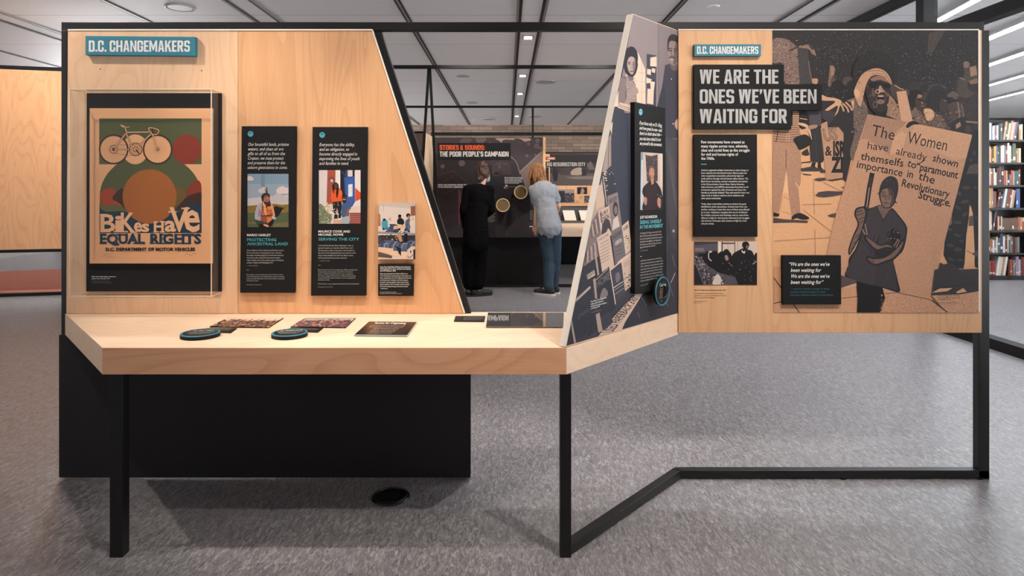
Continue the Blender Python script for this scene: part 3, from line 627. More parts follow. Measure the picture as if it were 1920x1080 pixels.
# small colour photo and its caption card
t = plate('photo_print', 'colour photo print of volunteers packing backpacks, mounted right of the two tall panels', 'photo', WALL, pts('709,381 779,380.5 778,486 709,486'), DB, DB+.022, 'grey_edge', part='mount')
def f(p):
    p.clip = rect(709, 381, 778.5, 486); p.rect(709, 380.7, 778.5, 486, (206, 192, 182)); p.poly('709,381 779,381 779,392 709,386', (190, 176, 168)); p.poly('770,387 778.5,386 778.5,408 770,408', (140, 88, 60)); p.line('719,384 719,396', .5, (120, 110, 104)); p.rect(709, 384, 711, 420, (190, 150, 124))
    p.poly('709,400 713,402 714,424 709,424', (170, 108, 78)); p.poly('716,424 716,415 721,410.5 727,415 728,428 718,431', (66, 146, 170), 1); p.ell(720.5, 412, 2.6, 2.6, (62, 42, 38)); p.ell(731, 411, 2.4, 3.2, (196, 150, 130)); p.poly('727,416 733,414 736,424 728,428', (200, 190, 188))
    p.ell(749.5, 407, 3, 4, (86, 54, 46)); p.ell(749.5, 404.5, 3, 2.4, (30, 26, 28)); p.poly('745,412 752,409 757,413 757,420 746,420', (36, 34, 40), 1); p.ell(765.5, 404, 4, 4, (32, 26, 28)); p.ell(766.5, 407, 2.4, 3.4, (170, 116, 94)); p.poly('760,416 764,411 769,412 768,432 760,432', (78, 96, 124), 1); p.poly('767,414 772,418 771,421 767,420', (170, 116, 92))
    p.poly('770,405 778.5,404 778.5,424 768,422', (212, 190, 170)); p.line('770,412 778,411', .6, (150, 110, 86)); p.line('774,405 774,412', .6, (150, 110, 86))
    p.poly('726,430 736,420 746,424 746,436 724,436', (66, 78, 104, .3), 1); p.blot(46, 718, 420, 770, 437, [(54, 62, 84), (34, 36, 46), (110, 118, 136)], 1.2, 3.2, 3); p.poly('738,424 747,423 747,429 738,430', (208, 164, 118)); p.poly('749,423 760,421 760,427 749,428', (212, 170, 124))
    p.poly('709,434 740,436 778.5,437 778.5,441 709,438', (142, 134, 134)); p.rect(710, 441, 778.5, 470, (58, 52, 54)); p.blot(30, 710, 440, 750, 452, [(130, 80, 60), (40, 40, 48), (190, 150, 120)], 1, 2.4, 5); p.poly('744,440 752,440 755,454 750,454', (180, 130, 100)); p.poly('758,438 764,438 764,456 758,456', (30, 32, 42))
    p.poly('713,456 724,450 740,452 756,456 772,450 778.5,456 778.5,472 713,466', (78, 88, 112, .2), 1)
    for i in range(11): x = 714+i*5.6; p.line([(x, 466), (x+3, 455+(i % 3)*2), (x+8, 453+(i % 2)*4)], 1.5, ((40, 46, 62), (150, 156, 166), (96, 108, 134))[i % 3], 1)
    p.poly('709,463 738,466 735,478 709,472', (214, 178, 150)); p.poly('709,472 735,479 735,484 709,482', (92, 78, 70)); p.poly('738,470 765,476 762,486 730,478', (220, 186, 158)); p.poly('764,468 772,462 778.5,462 778.5,486 760,486', (204, 182, 164)); p.ell(770, 472, 1, 2.6, (36, 30, 32)); p.line('764,480 768,483 774,478', 1.1, (36, 30, 32), 1); p.poly('775,468 778.5,467 778.5,486 775,486', (36, 34, 40)); p.poly('740,460 752,466 752,480 748,476 744,466', (36, 40, 52)); p.poly('711,441 717,450 709,458 709,442', (70, 66, 76))
pic(WALL, DB+.0223, f, 'picture', t, 'glossy_print')
t = plate('caption_card', 'small black caption card under the colour photo of volunteers', 'caption', WALL, pts('709,495.5 776,495.5 775,555 709,555'), DB, DB+.016)
def f(p):
    for i, s in enumerate(('Serve Your City/Ward 6 Mutual Aid volunteers', 'stuff backpacks for D.C. students with laptops', 'and wifi hotspots, 2020')): p.text(s, 712.5, 501.7+i*3.55, 2.4, WHT, x1=(770, 770.5, 742)[i], bold=.016)
    p.para(['When the pandemic hit in March 2020, Serve', 'Your City became the lead partner with dozens of', 'other organizations for D.C.\u2019s Mutual Aid Network', 'providing in-need residents with food, hygiene', 'products, cleaning supplies, diapers, face masks,', 'student laptops, school supplies, online tutoring,', 'afterschool programming, and internet access', '\u2014and more.'], 712.3, 514.3, 3.95, 2.2, (214, 208, 202), wf=.88, bold=.012)
    p.para(['Photograph by Elizabeth Crutchfield', 'Courtesy of Serve Your City/Ward 6 Mutual Aid'], 712.3, 548.5, 2.7, 1.7, (190, 186, 180), wf=.84)
pic(WALL, DB+.0163, f, 'lettering', t)
# acrylic case: backing, poster, cover
t = plate('poster_backing', 'black backing board behind the bicycle poster, with a small caption at its foot', 'backing board', WALL, pts('162.5,174.5 414.5,174.5 414.5,546.5 161.5,546.5'), DB, DB+.012)
def f(p):
    p.text('Bikes Have Equal Rights, silkscreen', 172, 519.5, 1.9, WHT, bold=.02, shear=.2, x1=217); p.text('poster by Lou Stovall, 1973', 172, 523.3, 1.9, WHT, bold=.02, x1=206)
    p.text('DC Public Library, DC Collections', 172, 527.8, 1.5, (140, 136, 132), x1=206); p.text('Gift of the Stovall family to the DC Public Library', 172, 530.8, 1.5, (140, 136, 132), x1=210)
pic(WALL, DB+.0123, f, 'lettering', t)
d0 = DB+.024
t = plate('poster', 'psychedelic bicycle poster on tan paper inside the clear case', 'poster', WALL, pts('168,203 398,203 397.5,494 168,494'), DB+.0125, d0, 'paper', part='paper_sheet')
GR, RE, OR, BR, NV, PA = (84, 88, 60, .06), (136, 56, 42, .05), (162, 96, 50, .05), (66, 46, 40, .05), (36, 58, 76, .08), (228, 170, 126, .05)
def f(p):
    p.rect(168, 203, 398, 494, PA); p.rect(186, 222, 378, 308, GR)
    p.clip = rect(186.5, 222, 378, 437)
    p.poly([(187, 375)]+[(282.5+95.5*math.cos(a), 368-80*math.sin(a)) for a in [PI-PI*i/28 for i in range(29)]]+[(378, 436), (187, 436)], GR)
    p.poly('186.5,384 189,392 195,396 205,396.5 225,396 250,400 290,420 378,378 378,438 186.5,438', NV, 1)
    p.rect(186.5, 400, 378, 437, NV)
    p.ell(350.5, 280, 27.5, 28, RE)
    p.ell(205, 370, 18, 17.5, (160, 70, 46, .05)); p.poly('189,378 200,385 215,383 228,388 222,376 212,372 200,370', (160, 70, 46, .05), 1); p.poly('187,382 200,386 215,385 230,390 240,398 226,396 200,397 190,392', (96, 98, 66, .05), 1)
    p.poly('231,356 222,357 212,368 212,374 222,380 234,390 238,396', BR, 1)
    p.poly('351,365 354,350 362,342 371,338 377,345 378,362 378,366', RE, 1)
    p.poly('378,362 365,363 352,368 340,380 328,394 336,394 360,384 378,383', BR, 1); p.rect(352, 383, 378, 400, NV)
    p.poly('329,352 340,353 350,362 346,372 334,384 328,384', (110, 84, 48, .05), 1)
    p.ell(280.5, 368.5, 50.5, 51, OR, n=56)
    p.clip = None
    # bicycle
    dk, tn = (44, 30, 28), (222, 166, 126)
    p.ell(253.5, 280, 24.5, 28, PA)
    for cx in (213.2, 295.5):
        p.ell(cx, 280.2, 27.8, 28, dk, n=48); p.ell(cx, 280.2, 26, 26.2, (120, 84, 66)); p.ell(cx, 280.2, 24.6, 24.8, PA, n=48)
        for i in range(28): a = 2*PI*i/28; p.line([(cx+3*math.cos(a), 280.2+3*math.sin(a)), (cx+24.6*math.cos(a+.1), 280.2+24.6*math.sin(a+.1))], .28, (150, 106, 82))
    p.ringe(213.2, 280, 8, 8, 1, dk); p.ell(213.2, 280, 3.4, 3.4, (110, 76, 60)); p.ell(295.5, 280, 3.2, 3.2, (110, 76, 60)); p.ell(295.5, 280, 1.4, 1.4, tn)
    p.line('216,272 256,271.5', .5, dk); p.line('216,288 248,292', .5, dk); p.line('214,280 244,280.5', 2.4, dk); p.line('215,280 244,280.2', 1.5, tn)
    p.ringe(254.5, 280, 12.5, 12.5, 1.4, dk); p.ringe(254.5, 280, 9, 9, .8, (110, 76, 60)); p.ringe(254.5, 280, 5.5, 5.5, 1.6, (110, 76, 60)); p.line('254.5,280 261,288', 2, dk)
    for a, b in (('236,250 215,277', 0), ('236.5,249 246,272', 0), ('238,248 279,247.5', 0), ('282,252 262,272', 0), ('281,246 287,254 293.5,279', 0), ('233,236 238,249', 0)):
        p.line(a, 3.4, dk); p.line(a, 2.2, tn)
    p.poly('224.5,234 229,233 236,237 244,237 243,239.5 234,240 229,239', dk, 1); p.poly('225.5,234.4 229,234 236,237.6 243,237.6 242,239 234,239.2 229,238.2', tn, 1)
    p.line('281,247 278.5,241 282,239.5 289,240.5 296,243 297.5,247 294,251.5 288,252', 3, dk, 1); p.line('281,247 278.5,241 282,239.5 289,240.5 296,243 297.5,247 294,251.5 288,252', 1.7, tn, 1); p.line('285,241 287,249', 1.6, dk)
    # lettering
    TN = (232, 178, 136)
    for ch, a, b, c, d, bo in (('B', 188, 216.5, 401, 435.3, .02), ('i', 215.5, 228.8, 404.5, 435.3, .03), ('K', 226.5, 253, 398.5, 435.3, .02), ('e', 251, 266.5, 416.5, 435, .03), ('s', 265, 280, 419, 435.3, .03),
            ('H', 288.5, 307, 414.5, 435, .03), ('a', 308.5, 330, 413.5, 435, .03), ('V', 317.5, 354.5, 388.5, 435, .02), ('e', 345, 375, 393.5, 435.6, .02)):
        p.glyph(ch, a, b, c, d, TN, bo)
    for x0, x1, y in ((187.5, 207, 433), (187.5, 200, 402.5), (213, 230, 433), (225, 240, 433), (244, 257, 434), (288, 298, 433.5), (299.5, 309, 433.5), (288, 297, 415.5), (299.5, 309, 414.5), (315, 331, 396), (340, 356, 389.5)): p.rect(x0, y, x1, y+2.4, TN)
    p.text('EQUAL', 187.5, 456.5, 17.5, NV[:3], x1=271.5, bold=.04); p.text('RIGHTS', 281.5, 456.5, 17.5, NV[:3], x1=377.5, bold=.04); p.line('216,452 222,459', 4, NV[:3])
    for x0, x1, y in ((186.5, 196, 438.8), (186.5, 196, 455), (216, 238, 438.8), (250, 262, 455), (262, 272.5, 455), (280.5, 292, 455), (303, 316, 438.8), (303, 316, 455), (332, 358, 438.8), (332, 342, 455), (344, 358, 455)): p.rect(x0, y, x1, y+2.3, NV[:3])
    p.text('D.C. DEPARTMENT OF MOTOR VEHICLES', 198, 470.3, 5.6, (40, 28, 26), x1=366, bold=.05)
    p.line('192,477 199,475.5 204,477.5 212,475', .5, (150, 110, 84), 1); p.line('193,482 198,479 202,484 208,481 214,482.5', .5, (150, 110, 84), 1); p.line('347,478 352,475.5 357,479 362,476 368,475', .5, (140, 100, 76), 1)
pic(WALL, d0+.0003, f, 'printed_design', t)
cb, cf = DB+.0005, .107
c00, c11 = WALL.at(160, 174, 0), WALL.at(416, 548, 0)
t = thing('acrylic_cover', 'clear acrylic box cover over the bicycle poster', 'display cover', (c00.x/2+c11.x/2, 3-cb, c11.z))
x0, x1, z0, z1, ya, yb = c00.x, c11.x, c11.z, c00.z, 3-cb, 3-cf
m = MB()
for v in ([(x0, yb, z0), (x1, yb, z0), (x1, yb, z1), (x0, yb, z1)], [(x0, ya, z0), (x0, yb, z0), (x0, yb, z1), (x0, ya, z1)], [(x1, ya, z0), (x1, yb, z0), (x1, yb, z1), (x1, ya, z1)],
          [(x0, ya, z0), (x1, ya, z0), (x1, yb, z0), (x0, yb, z0)], [(x0, ya, z1), (x1, ya, z1), (x1, yb, z1), (x0, yb, z1)]):
    m.bm.faces.new([m.bm.verts.new(p) for p in v])
m.build('clear_panes', 'acrylic', t)
e = .0035; mm = MB()
for z in (z0, z1): mm.box(x0, x1, yb-e/2, yb+e/2, z-e/2, z+e/2); mm.box(x1-e/2, x1+e/2, yb, ya, z-e/2, z+e/2); mm.box(x0-e/2, x0+e/2, yb, ya, z-e/2, z+e/2)
for x in (x0, x1): mm.box(x-e/2, x+e/2, yb-e/2, yb+e/2, z0, z1)
mm.build('polished_edges', 'acrylic_edge', t)
# things on the counter
def quad_plate(name, lab, cat, q, th, fn=None, mat='black_board', group=None, pm='print'):
    q = pts(q); t = plate(name, lab, cat, TOP, q, .0004, th, mat, group)
    if fn: pic(TOP, th+.0003, lambda p: fn(p, q), 'printed_face', t, pm)
    return t
def lerp4(q, u, v): q = [Vector(a) for a in q]; return tuple((q[0]*(1-u)+q[1]*u)*(1-v)+(q[3]*(1-u)+q[2]*u)*v)
def sub(q, u0, v0, u1, v1): return [lerp4(q, u0, v0), lerp4(q, u1, v0), lerp4(q, u1, v1), lerp4(q, u0, v1)]
def crowd(sky, body, spots, seed):
    def f(p, q):
        p.poly(q, body); p.poly(sub(q, 0, 0, 1, .33), sky); R = random.Random(seed); by = {}
        for _ in range(190):
            u, v = R.random(), R.uniform(.2, .97); a, b = R.uniform(.008, .025), R.uniform(.05, .14)
            by.setdefault(R.randrange(len(spots)), []).append(sub(q, max(0, u-a), max(0, v-b/2), min(1, u+a), min(1, v+b/2)))
        for k, P in by.items(): p._add(P, spots[k])
    return f
def caption(lines, c=(176, 150, 128), top=.18, dv=.2):
    def f(p, q):
        for i, (s, u) in enumerate(lines): p.flat(s, sub(q, .1, top+i*dv, .1+u, top+i*dv+dv*.62), c)
    return f
quad_plate('photo_plate', 'photo plate of a brown crowd lying on the counter, behind the left round badge', 'photo', '427,595.5 531.6,595.5 503.7,613.5 393,612', .005, crowd((206, 180, 162, .1), (98, 68, 52, .25), [(60, 42, 36), (150, 104, 78), (44, 34, 34), (200, 150, 120), (120, 76, 52), (128, 130, 140)], 3))
quad_plate('photo_plate', 'photo plate with purple and orange clothing lying on the counter, behind the right round badge', 'photo', '572.5,595.5 667,595.5 648,613.5 545,612', .005, crowd((160, 150, 140, .2), (92, 66, 70, .25), [(96, 60, 110), (190, 92, 50), (60, 56, 92), (160, 130, 120), (46, 38, 40), (206, 160, 130)], 9))
quad_plate('caption_card', 'small dark caption strip between the brown crowd photo and the left round badge', 'caption', '388,615 445,615 433,624 372.6,621.5', .003, caption([('PRINCE HALL 1971 PARADE OF BLACK UNITY', .8), ('Crowds gather in the street for the march', .76), ('Courtesy DC Public Library', .5)]), 'black_board')
quad_plate('caption_card', 'small dark caption strip between the purple photo and the right round badge', 'caption', '544.5,614.5 606.4,614.5 596.6,622.7 532,621', .003, caption([('VOLUNTEERS FOR LATINO FESTIVAL', .8), ('Neighbors march together in the street', .76), ('Courtesy DC Public Library', .5)]), 'black_board')
def disc(cx, cy, rx, lab, lines):
    c = TOP.at(cx, cy, 0); r = rx*c.y/F
    t = thing('round_badge', lab, 'badge', (c.x, c.y, .7825), 'round text badges on the counter')
    MB().cyl((c.x, c.y, .7829), (c.x, c.y, .796), r, n=64).build('base', 'black_board', t); MB().ring((c.x, c.y, .797), (0, 0, 1), r-.005, .005, 64, 10, .55).build('rim', 'teal', t)
    MB().cyl((c.x, c.y, .796), (c.x, c.y, .7985), r-.008, n=64).build('face', 'black_board', t)
    p = Pic(Plane((0, 0, .7988), (0, 0, 1)), 0); a = math.radians(8); ca, sa = math.cos(a), math.sin(a)
    for i, (s, hw) in enumerate(lines):
        v = .45-.2*i; h = (.16 if i == 0 else .10)
        Q = [(c.x+r*(x*ca-y*sa), c.y+r*(x*sa+y*ca)) for x, y in ((-hw, v+h), (hw, v+h), (hw, v), (-hw, v))]
        tr, g0, g1 = glyphs(s, .03 if i == 0 else 0); qq = [Vector(k) for k in Q]; P = []
        for T in tr:
            P.append([])
            for x, y in T: u, w_ = (x-g0)/(g1-g0), 1-y/CAP; z = (qq[0]*(1-u)+qq[1]*u)*(1-w_)+(qq[3]*(1-u)+qq[2]*u)*w_; P[-1].append(z)
        for T in P:
            k = len(p.v); p.v += [Vector((z.x, z.y, .799)) for z in T]; p.f.append([k, k+1, k+2]); p.c.append(col(*(WHT if i == 0 else CRM), 0))
    p.build('lettering', t)
disc(375.7, 631, 34.5, 'left round black badge with a teal rim on the counter', [('OF PROTEST', .55), ('Marching, singing, chanting and', .72), ('carrying signs are just some ways', .74), ('people have called for change.', .66), ('What would you march for?', .5)])
disc(543, 630.5, 32.5, 'right round black badge with a teal rim on the counter', [('OF CELEBRATION', .62), ('Parades and festivals bring people', .72), ('together and celebrate culture', .7), ('and community in the city.', .6), ('What do you celebrate?', .5)])
quad_plate('text_plate', 'black text plate lying on the counter right of the round badges', 'text plate', '691.6,602.5 782,603.5 763.7,628.5 664,627.5', .008, lambda p, q: (p.poly(sub(q, .006, .01, .994, .985), (28, 26, 27)), p.flat('Tactics for Organizing', sub(q, .15, .05, .8, .17), WHT, .02), [p.flat(s, sub(q, .12 if i < 2 else .24, .26+.11*i, u, .33+.11*i), (176, 164, 152)) for i, (s, u) in enumerate((('Community leaders use different tactics to make change.', .82), ('Which of these have you seen in your neighborhood?', .8), ('Marches and parades, boycotts', .74), ('petitions, sit-ins and strikes', .72), ('teach-ins and mutual aid', .7), ('art, music and poetry', .68)))]), 'grey_edge', pm='glossy_print')
quad_plate('text_plate', 'small black text plate lying on the counter beside the slanted post', 'text plate', '854,592.3 910,592.3 908,602.6 851,602', .004, lambda p, q: [p.flat(s, sub(q, .3, .15+.17*i, .3+u, .25+.17*i), (150, 138, 128)) for i, (s, u) in enumerate((('See photographs of the', .62), ('campaign and hear stories', .64), ('from people who lived in', .6), ('the city of tents', .5)))])
q = pts('915,586 1057,586 1056,612.5 911.5,612.5')
c = TOP.at(984, 612, 0); t = thing('display_screen', 'dark glossy glass screen set on the counter, mirroring the far panel', 'screen', (c.x, c.y, .7825))
MB().prism([TOP.at(*q[3], .0062), TOP.at(*q[2], .0062), TOP.at(*q[1], .0028), TOP.at(*q[0], .0028)], (0, 0, -.0024)).build('glass_face', 'cover_glass', t)
# ---------------------------------------------------------------- right board: mural and texts
K0, K1, K2, K3 = (38, 34, 35), (52, 46, 46), (74, 64, 62), (112, 90, 78)   # inks
SK, WDD = (190, 142, 110, .22), (214, 162, 120, .12)
def f(p):
    p.clip = rect(1448, 56.5, 1835, 586); p.rect(1448, 56.5, 1835, 586, WDD)
    # trees
    p.rect(1448, 56.5, 1835, 240, (44, 40, 41, .75)); p.poly('1448,76 1470,72 1490,84 1500,100 1500,156 1472,157 1468,120 1448,116', (122, 98, 90, .9), 1)
    p.blot(900, 1449, 58, 1834, 168, [(78, 72, 71), (96, 87, 84), (30, 28, 30), (64, 59, 59)], .5, 1.8, 11); p.blot(150, 1530, 82, 1620, 116, [(88, 80, 78), (34, 32, 33), (98, 88, 84)], .6, 1.7, 12)
    p.blot(130, 1450, 76, 1502, 156, [(158, 128, 114), (60, 52, 52), (190, 152, 132), (44, 38, 38)], .7, 1.9, 13); p.blot(120, 1690, 95, 1800, 150, [(78, 70, 68), (94, 82, 78), (34, 32, 33)], .6, 1.8, 14)
    p.poly('1742,62 1760,56.5 1772,57 1748,100 1738,102', (70, 60, 56, .4)); p.blot(60, 1690, 145, 1800, 165, [(84, 74, 72), (30, 28, 30)], .5, 1.3, 15)
    # pavement behind legs
    p.poly('1449,300 1610,300 1580,478 1448,586', WDD)
    # crowd at the right
    p.poly('1660,178 1700,172 1835,176 1835,300 1730,300 1660,225', (62, 52, 48, .8)); p.poly('1790,150 1835,140 1835,320 1790,300', (56, 49, 47, .6))
    p.poly('1806,118 1814,116 1822,128 1835,124 1835,160 1818,182 1796,178 1798,150 1808,140', (72, 64, 60, .4), 1); p.poly('1818,126 1830,123 1832,140 1820,144', (150, 116, 96, .3)); p.ell(1812, 121, 6, 6.5, (120, 98, 86, .3)); p.ell(1826, 160, 12, 12, K1); p.poly('1816,152 1830,147 1836,150 1836,156 1820,158', (128, 100, 84)); p.line('1800,146 1810,150', 1.6, (140, 112, 96))
    p.ell(1714, 164, 11, 12, (54, 50, 50)); p.ell(1758, 170, 21, 15, (50, 45, 45)); p.poly('1738,176 1746,162 1760,158 1776,168 1772,162 1758,157 1744,161', (86, 74, 70))
    p.ell(1717, 188, 13, 18, K0); p.ell(1717, 178, 14, 10, (34, 30, 32)); p.poly('1720,178 1732,180 1736,192 1732,202 1722,204 1716,194', (70, 54, 48), 1); p.poly('1721,177 1729,178 1728,183 1720,184', (158, 118, 96)); p.line('1722,187 1735,190', 2, (28, 25, 27)); p.line('1728,191 1730,195', 1.4, (176, 136, 112)); p.line('1727,199 1733,199', 1, (150, 116, 96))
    p.ell(1757, 190, 21, 21, (42, 38, 39, .4), n=40); p.blot(70, 1738, 170, 1777, 208, [(66, 60, 58), (30, 27, 29)], .6, 1.6, 16); p.poly('1764,186 1774,188 1776,196 1772,206 1762,208', (66, 54, 49), 1); p.line('1770,189 1774,189', 1, (160, 124, 104))
    p.ell(1787, 187, 10, 14, (40, 36, 37)); p.poly('1777,178 1786,171 1796,176 1796,182 1778,182', (96, 82, 76), 1); p.line('1788,184 1795,185', 1.2, (150, 118, 98))
    p.poly('1706,214 1716,200 1728,212 1740,234 1742,250 1706,240', (110, 88, 76, .8)); p.poly('1740,228 1754,214 1766,216 1776,236 1770,262 1738,250', (100, 82, 72, .8)); p.poly('1732,206 1744,204 1752,212 1748,224 1738,226', (206, 158, 122, .2), 1); p.poly('1776,196 1792,190 1806,198 1812,230 1786,236', (74, 62, 57, .3)); p.line('1796,192 1800,224', 3, (120, 100, 88)); p.line('1803,194 1807,222', 1.6, (120, 100, 88))
    p.blot(150, 1704, 206, 1800, 258, [(30, 27, 29), (170, 132, 108), (60, 50, 47), (140, 110, 92)], .6, 2.2, 17)
    p.poly('1780,236 1795,222 1812,220 1826,234 1832,262 1830,300 1790,252', (46, 41, 41, .3), 1); p.poly('1792,234 1800,228 1802,236 1793,242', (160, 124, 102)); p.ell(1815, 242, 6, 7, (66, 58, 56)); p.line('1812,228 1835,230', 3, (150, 116, 96))
    # person with spotted trousers at the right
    p.poly('1822,250 1835,240 1835,330 1836,505 1828,500 1818,382 1812,480 1806,504 1780,500 1769,478 1774,420 1795,330', (34, 31, 33)); p.poly('1818,310 1836,306 1836,326 1812,326', (78, 66, 62, .7))
    for x, y, rx, ry, r in ((1812, 352, 8, 3, -5), (1798, 363, 5, 4, 30), (1809, 378, 8, 3.5, -10), (1796, 389, 6, 3, 35), (1809, 402, 6, 3, -40), (1795, 417, 8, 3.5, 5), (1781, 430, 5, 3, 20), (1795, 441, 7, 3, 20), (1782, 460, 7, 3.5, 15), (1796, 468, 8, 4, 0), (1827, 287, 3, 4, 0), (1829, 352, 3, 3, 0), (1831, 408, 2.5, 3, 0), (1803, 452, 4, 2.5, 0), (1820, 300, 3, 3, 30), (1783, 486, 8, 3, 20), (1800, 488, 6, 2.5, 0)): p.ell(x, y, rx, ry, (64, 57, 58, .2), r)
    p.poly('1818,385 1824,400 1828,480 1826,500 1814,496 1812,480', WDD); p.poly('1812,440 1820,385 1824,400 1826,486 1812,500 1808,504', WDD); p.line('1812,470 1834,482', 1, K1); p.poly('1817,406 1825,404 1826,423 1816,424', (92, 76, 68, .3)); p.poly('1822,476 1836,468 1836,482 1828,480', (84, 72, 72)); p.poly('1777,411 1785,398 1785,420 1774,427', (110, 92, 82, .3)); p.line('1767,448 1776,451', 1.4, K1)
    # dark crowd at the left behind the raised arm
    p.poly('1540,158 1566,150 1606,150 1612,176 1606,186 1580,186 1541,178', (36, 32, 34, .4)); p.poly('1552,160 1556,122 1563,123 1566,130 1563,148 1556,164', (120, 96, 80, .3)); p.poly('1557,124 1565,126 1563,142 1558,144', (150, 116, 94, .3)); p.poly('1555,158 1562,140 1568,150', (84, 72, 66))
    p.ell(1590, 152, 11.5, 8.5, (66, 56, 52)); [p.line([(1582+i*4, 158), (1585+i*4, 145)], .9, (120, 98, 84)) for i in range(5)]; p.ell(1598, 159, 10, 9, (40, 36, 37)); p.poly('1544,170 1552,168 1558,176 1550,182', (46, 42, 46)); p.blot(44, 1541, 165, 1590, 186, [(120, 110, 112), (30, 28, 30), (72, 64, 64)], .5, 1.5, 18); p.poly('1588,188 1606,182 1604,190 1592,192', (130, 104, 88))
    p.poly('1496,92 1502,86 1516,90 1516,112 1522,140 1525,157 1500,157 1498,124', (64, 59, 60, .3)); p.poly('1494,88 1504,86 1510,84 1520,84 1526,92 1530,104 1522,100 1516,92 1505,90', (138, 108, 92, .3), 1); p.poly('1516,83 1522,83 1526,91 1522,93', (60, 52, 50), 1); p.line('1516,114 1519,136 1524,156', 1.2, (132, 106, 92), 1); p.poly('1523,148 1533,148 1532,157 1524,156', (182, 138, 110), 1); p.line('1480,95 1496,88', 2.4, (50, 45, 45))
    # seated figures: striped shirt and pale trousers
    p.poly('1449,236 1498,236 1502,250 1500,275 1449,270', (170, 128, 102, .15)); [p.line([(1450, y), (1474, y+2.5), (1499, y)], 1.1, (84, 68, 62)) for y in (242, 246.5, 251, 255.5, 260, 264.5)]; p.poly('1486,204 1498,210 1498,240 1486,240', (182, 140, 112, .15)); [p.line([(1486, y), (1497, y)], 1.2, (74, 62, 58)) for y in range(211, 240, 4)]; p.line('1476,250 1474,266', 1, (206, 160, 130)); p.line('1480,250 1479,266', 1, (206, 160, 130)); p.line('1459,242 1456,262 1450,274', 1.4, K0, 1)
    p.poly('1449,266 1474,268 1500,270 1503,310 1501,345 1497,352 1501,400 1484,404 1477,345 1473,318 1471,345 1461,398 1449,398', (164, 124, 100, .35)); p.line('1474,280 1474,316', 1.2, (92, 74, 66)); p.line('1492,342 1497,352', 1.4, (224, 178, 142)); p.poly('1476,330 1474,322 1466,372 1480,380', (222, 172, 132, .1)); p.poly('1463,395 1470,360 1478,362 1484,402', WDD)
    p.poly('1450,398 1462,401 1460,406 1450,406', K0); p.poly('1485,406 1494,400 1503,400 1516,407 1516,411 1504,412 1494,409 1486,412', K0, 1); p.poly('1450,408 1470,411 1515,414 1514,418 1490,417 1450,418', (74, 64, 66))
    p.poly('1516,240 1538,236 1545,300 1542,305 1520,303', (48, 44, 47, .2)); p.line('1528,250 1532,300', .8, (70, 64, 66)); p.poly('1523,304 1530,304 1528,312 1534,317 1520,314', K0); p.poly('1534,304 1539,304 1540,314 1545,319 1533,318', K0); p.poly('1501,316 1522,312 1548,319 1546,321 1502,321', (62, 55, 57)); p.poly('1503,304 1521,302 1520,305 1502,306', (62, 55, 57)); p.poly('1504,285 1514,278 1518,290 1512,292 1504,290', (52, 46, 48)); p.poly('1538,322 1548,320 1548,324 1537,324', (62, 55, 57))
    p.poly('1512,207 1540,205 1540,236 1518,238 1514,225', (74, 66, 72, .3)); p.poly('1499,214 1508,206 1517,216 1518,238 1506,246 1500,238', (36, 33, 36)); p.poly('1497,230 1510,232 1518,240 1522,262 1514,246 1502,250 1500,244 1512,240 1499,234', (206, 160, 128), 1); p.line('1500,222 1513,224', 1.6, (206, 160, 128)); p.poly('1516,236 1532,234 1530,240 1517,242', (160, 122, 100), 1)
    p.poly('1488,260 1510,252 1521,264 1518,272 1500,281 1494,274', K0, 1)
    # sign with black letters
    p.poly('1539,233 1551,227 1560,240 1578,237 1583,260 1582,334 1549,337', (178, 136, 108, .3)); p.poly('1551,226 1560,232 1576,238 1552,239', (44, 40, 41))
    p.text('US', 1546, 265, 22, (120, 94, 80), x1=1572, y1=260, bold=.05); p.text('US', 1547, 264, 20, (160, 126, 104), x1=1571, y1=259.5); p.text('&', 1547, 291.5, 17, K0, x1=1560, bold=.02); p.text('ISR', 1562, 292, 26, K0, x1=1586, bold=.05); p.text('ZI', 1558, 322, 26, K0, x1=1581, bold=.05)
    # shadows and joints on the pavement
    for s in ('1525,337 1532,334 1547,333 1549,338 1535,340', '1549,338 1582,333 1583,336 1560,340', '1529,366 1535,360 1552,358 1580,359 1579,365 1562,368 1545,370 1534,369', '1552,404 1560,401 1569,399 1567,408 1556,407', '1504,325 1520,327 1523,329 1508,328', '1576,351 1583,350 1582,353'): p.poly(s, (72, 62, 63), 1 if s[1] != '5' else 0)
    for s in ('1526,340 1527,402', '1528,430 1529,480', '1544,342 1580,359', '1468,366 1480,375', '1506,393 1560,435', '1452,452 1560,445', '1504,384 1560,382'): p.line(s, .7, (150, 112, 88))
    p.line('1451,520 1500,586', 1.6, K0); p.line('1451,569 1490,561', 1.6, K0); p.line('1451,573 1490,568', 1, (110, 86, 74)); p.poly('1451,500 1610,500 1640,586 1451,586', (196, 146, 112, .35)); p.line('1451,521 1499,586', 1.8, K0); p.line('1451,569 1480,562', 1.6, K0); p.line('1570,560 1608,556', 1, K1)
    # main figure
    p.poly('1541,188 1552,182 1566,186 1584,190 1602,192 1607,210 1602,270 1586,342 1580,336 1582,250 1572,238 1556,230 1541,206', (46, 41, 42, .25)); p.poly('1541,178 1551,182 1566,184 1578,190 1574,200 1570,212 1560,222 1569,208 1570,198 1556,206 1541,212 1552,202 1566,190 1541,188', (206, 158, 124), 1)
    for s in ('1570,192 1578,198 1582,208', '1580,194 1588,202 1591,210', '1586,192 1594,200 1598,206 1604,196'): p.line(s, 3, (200, 152, 118), 1)
    p.poly('1596,190 1604,190 1605,204 1600,204', (210, 162, 128), 1); p.poly('1541,206 1568,210 1562,224 1556,232 1541,222', (60, 54, 58, .3))
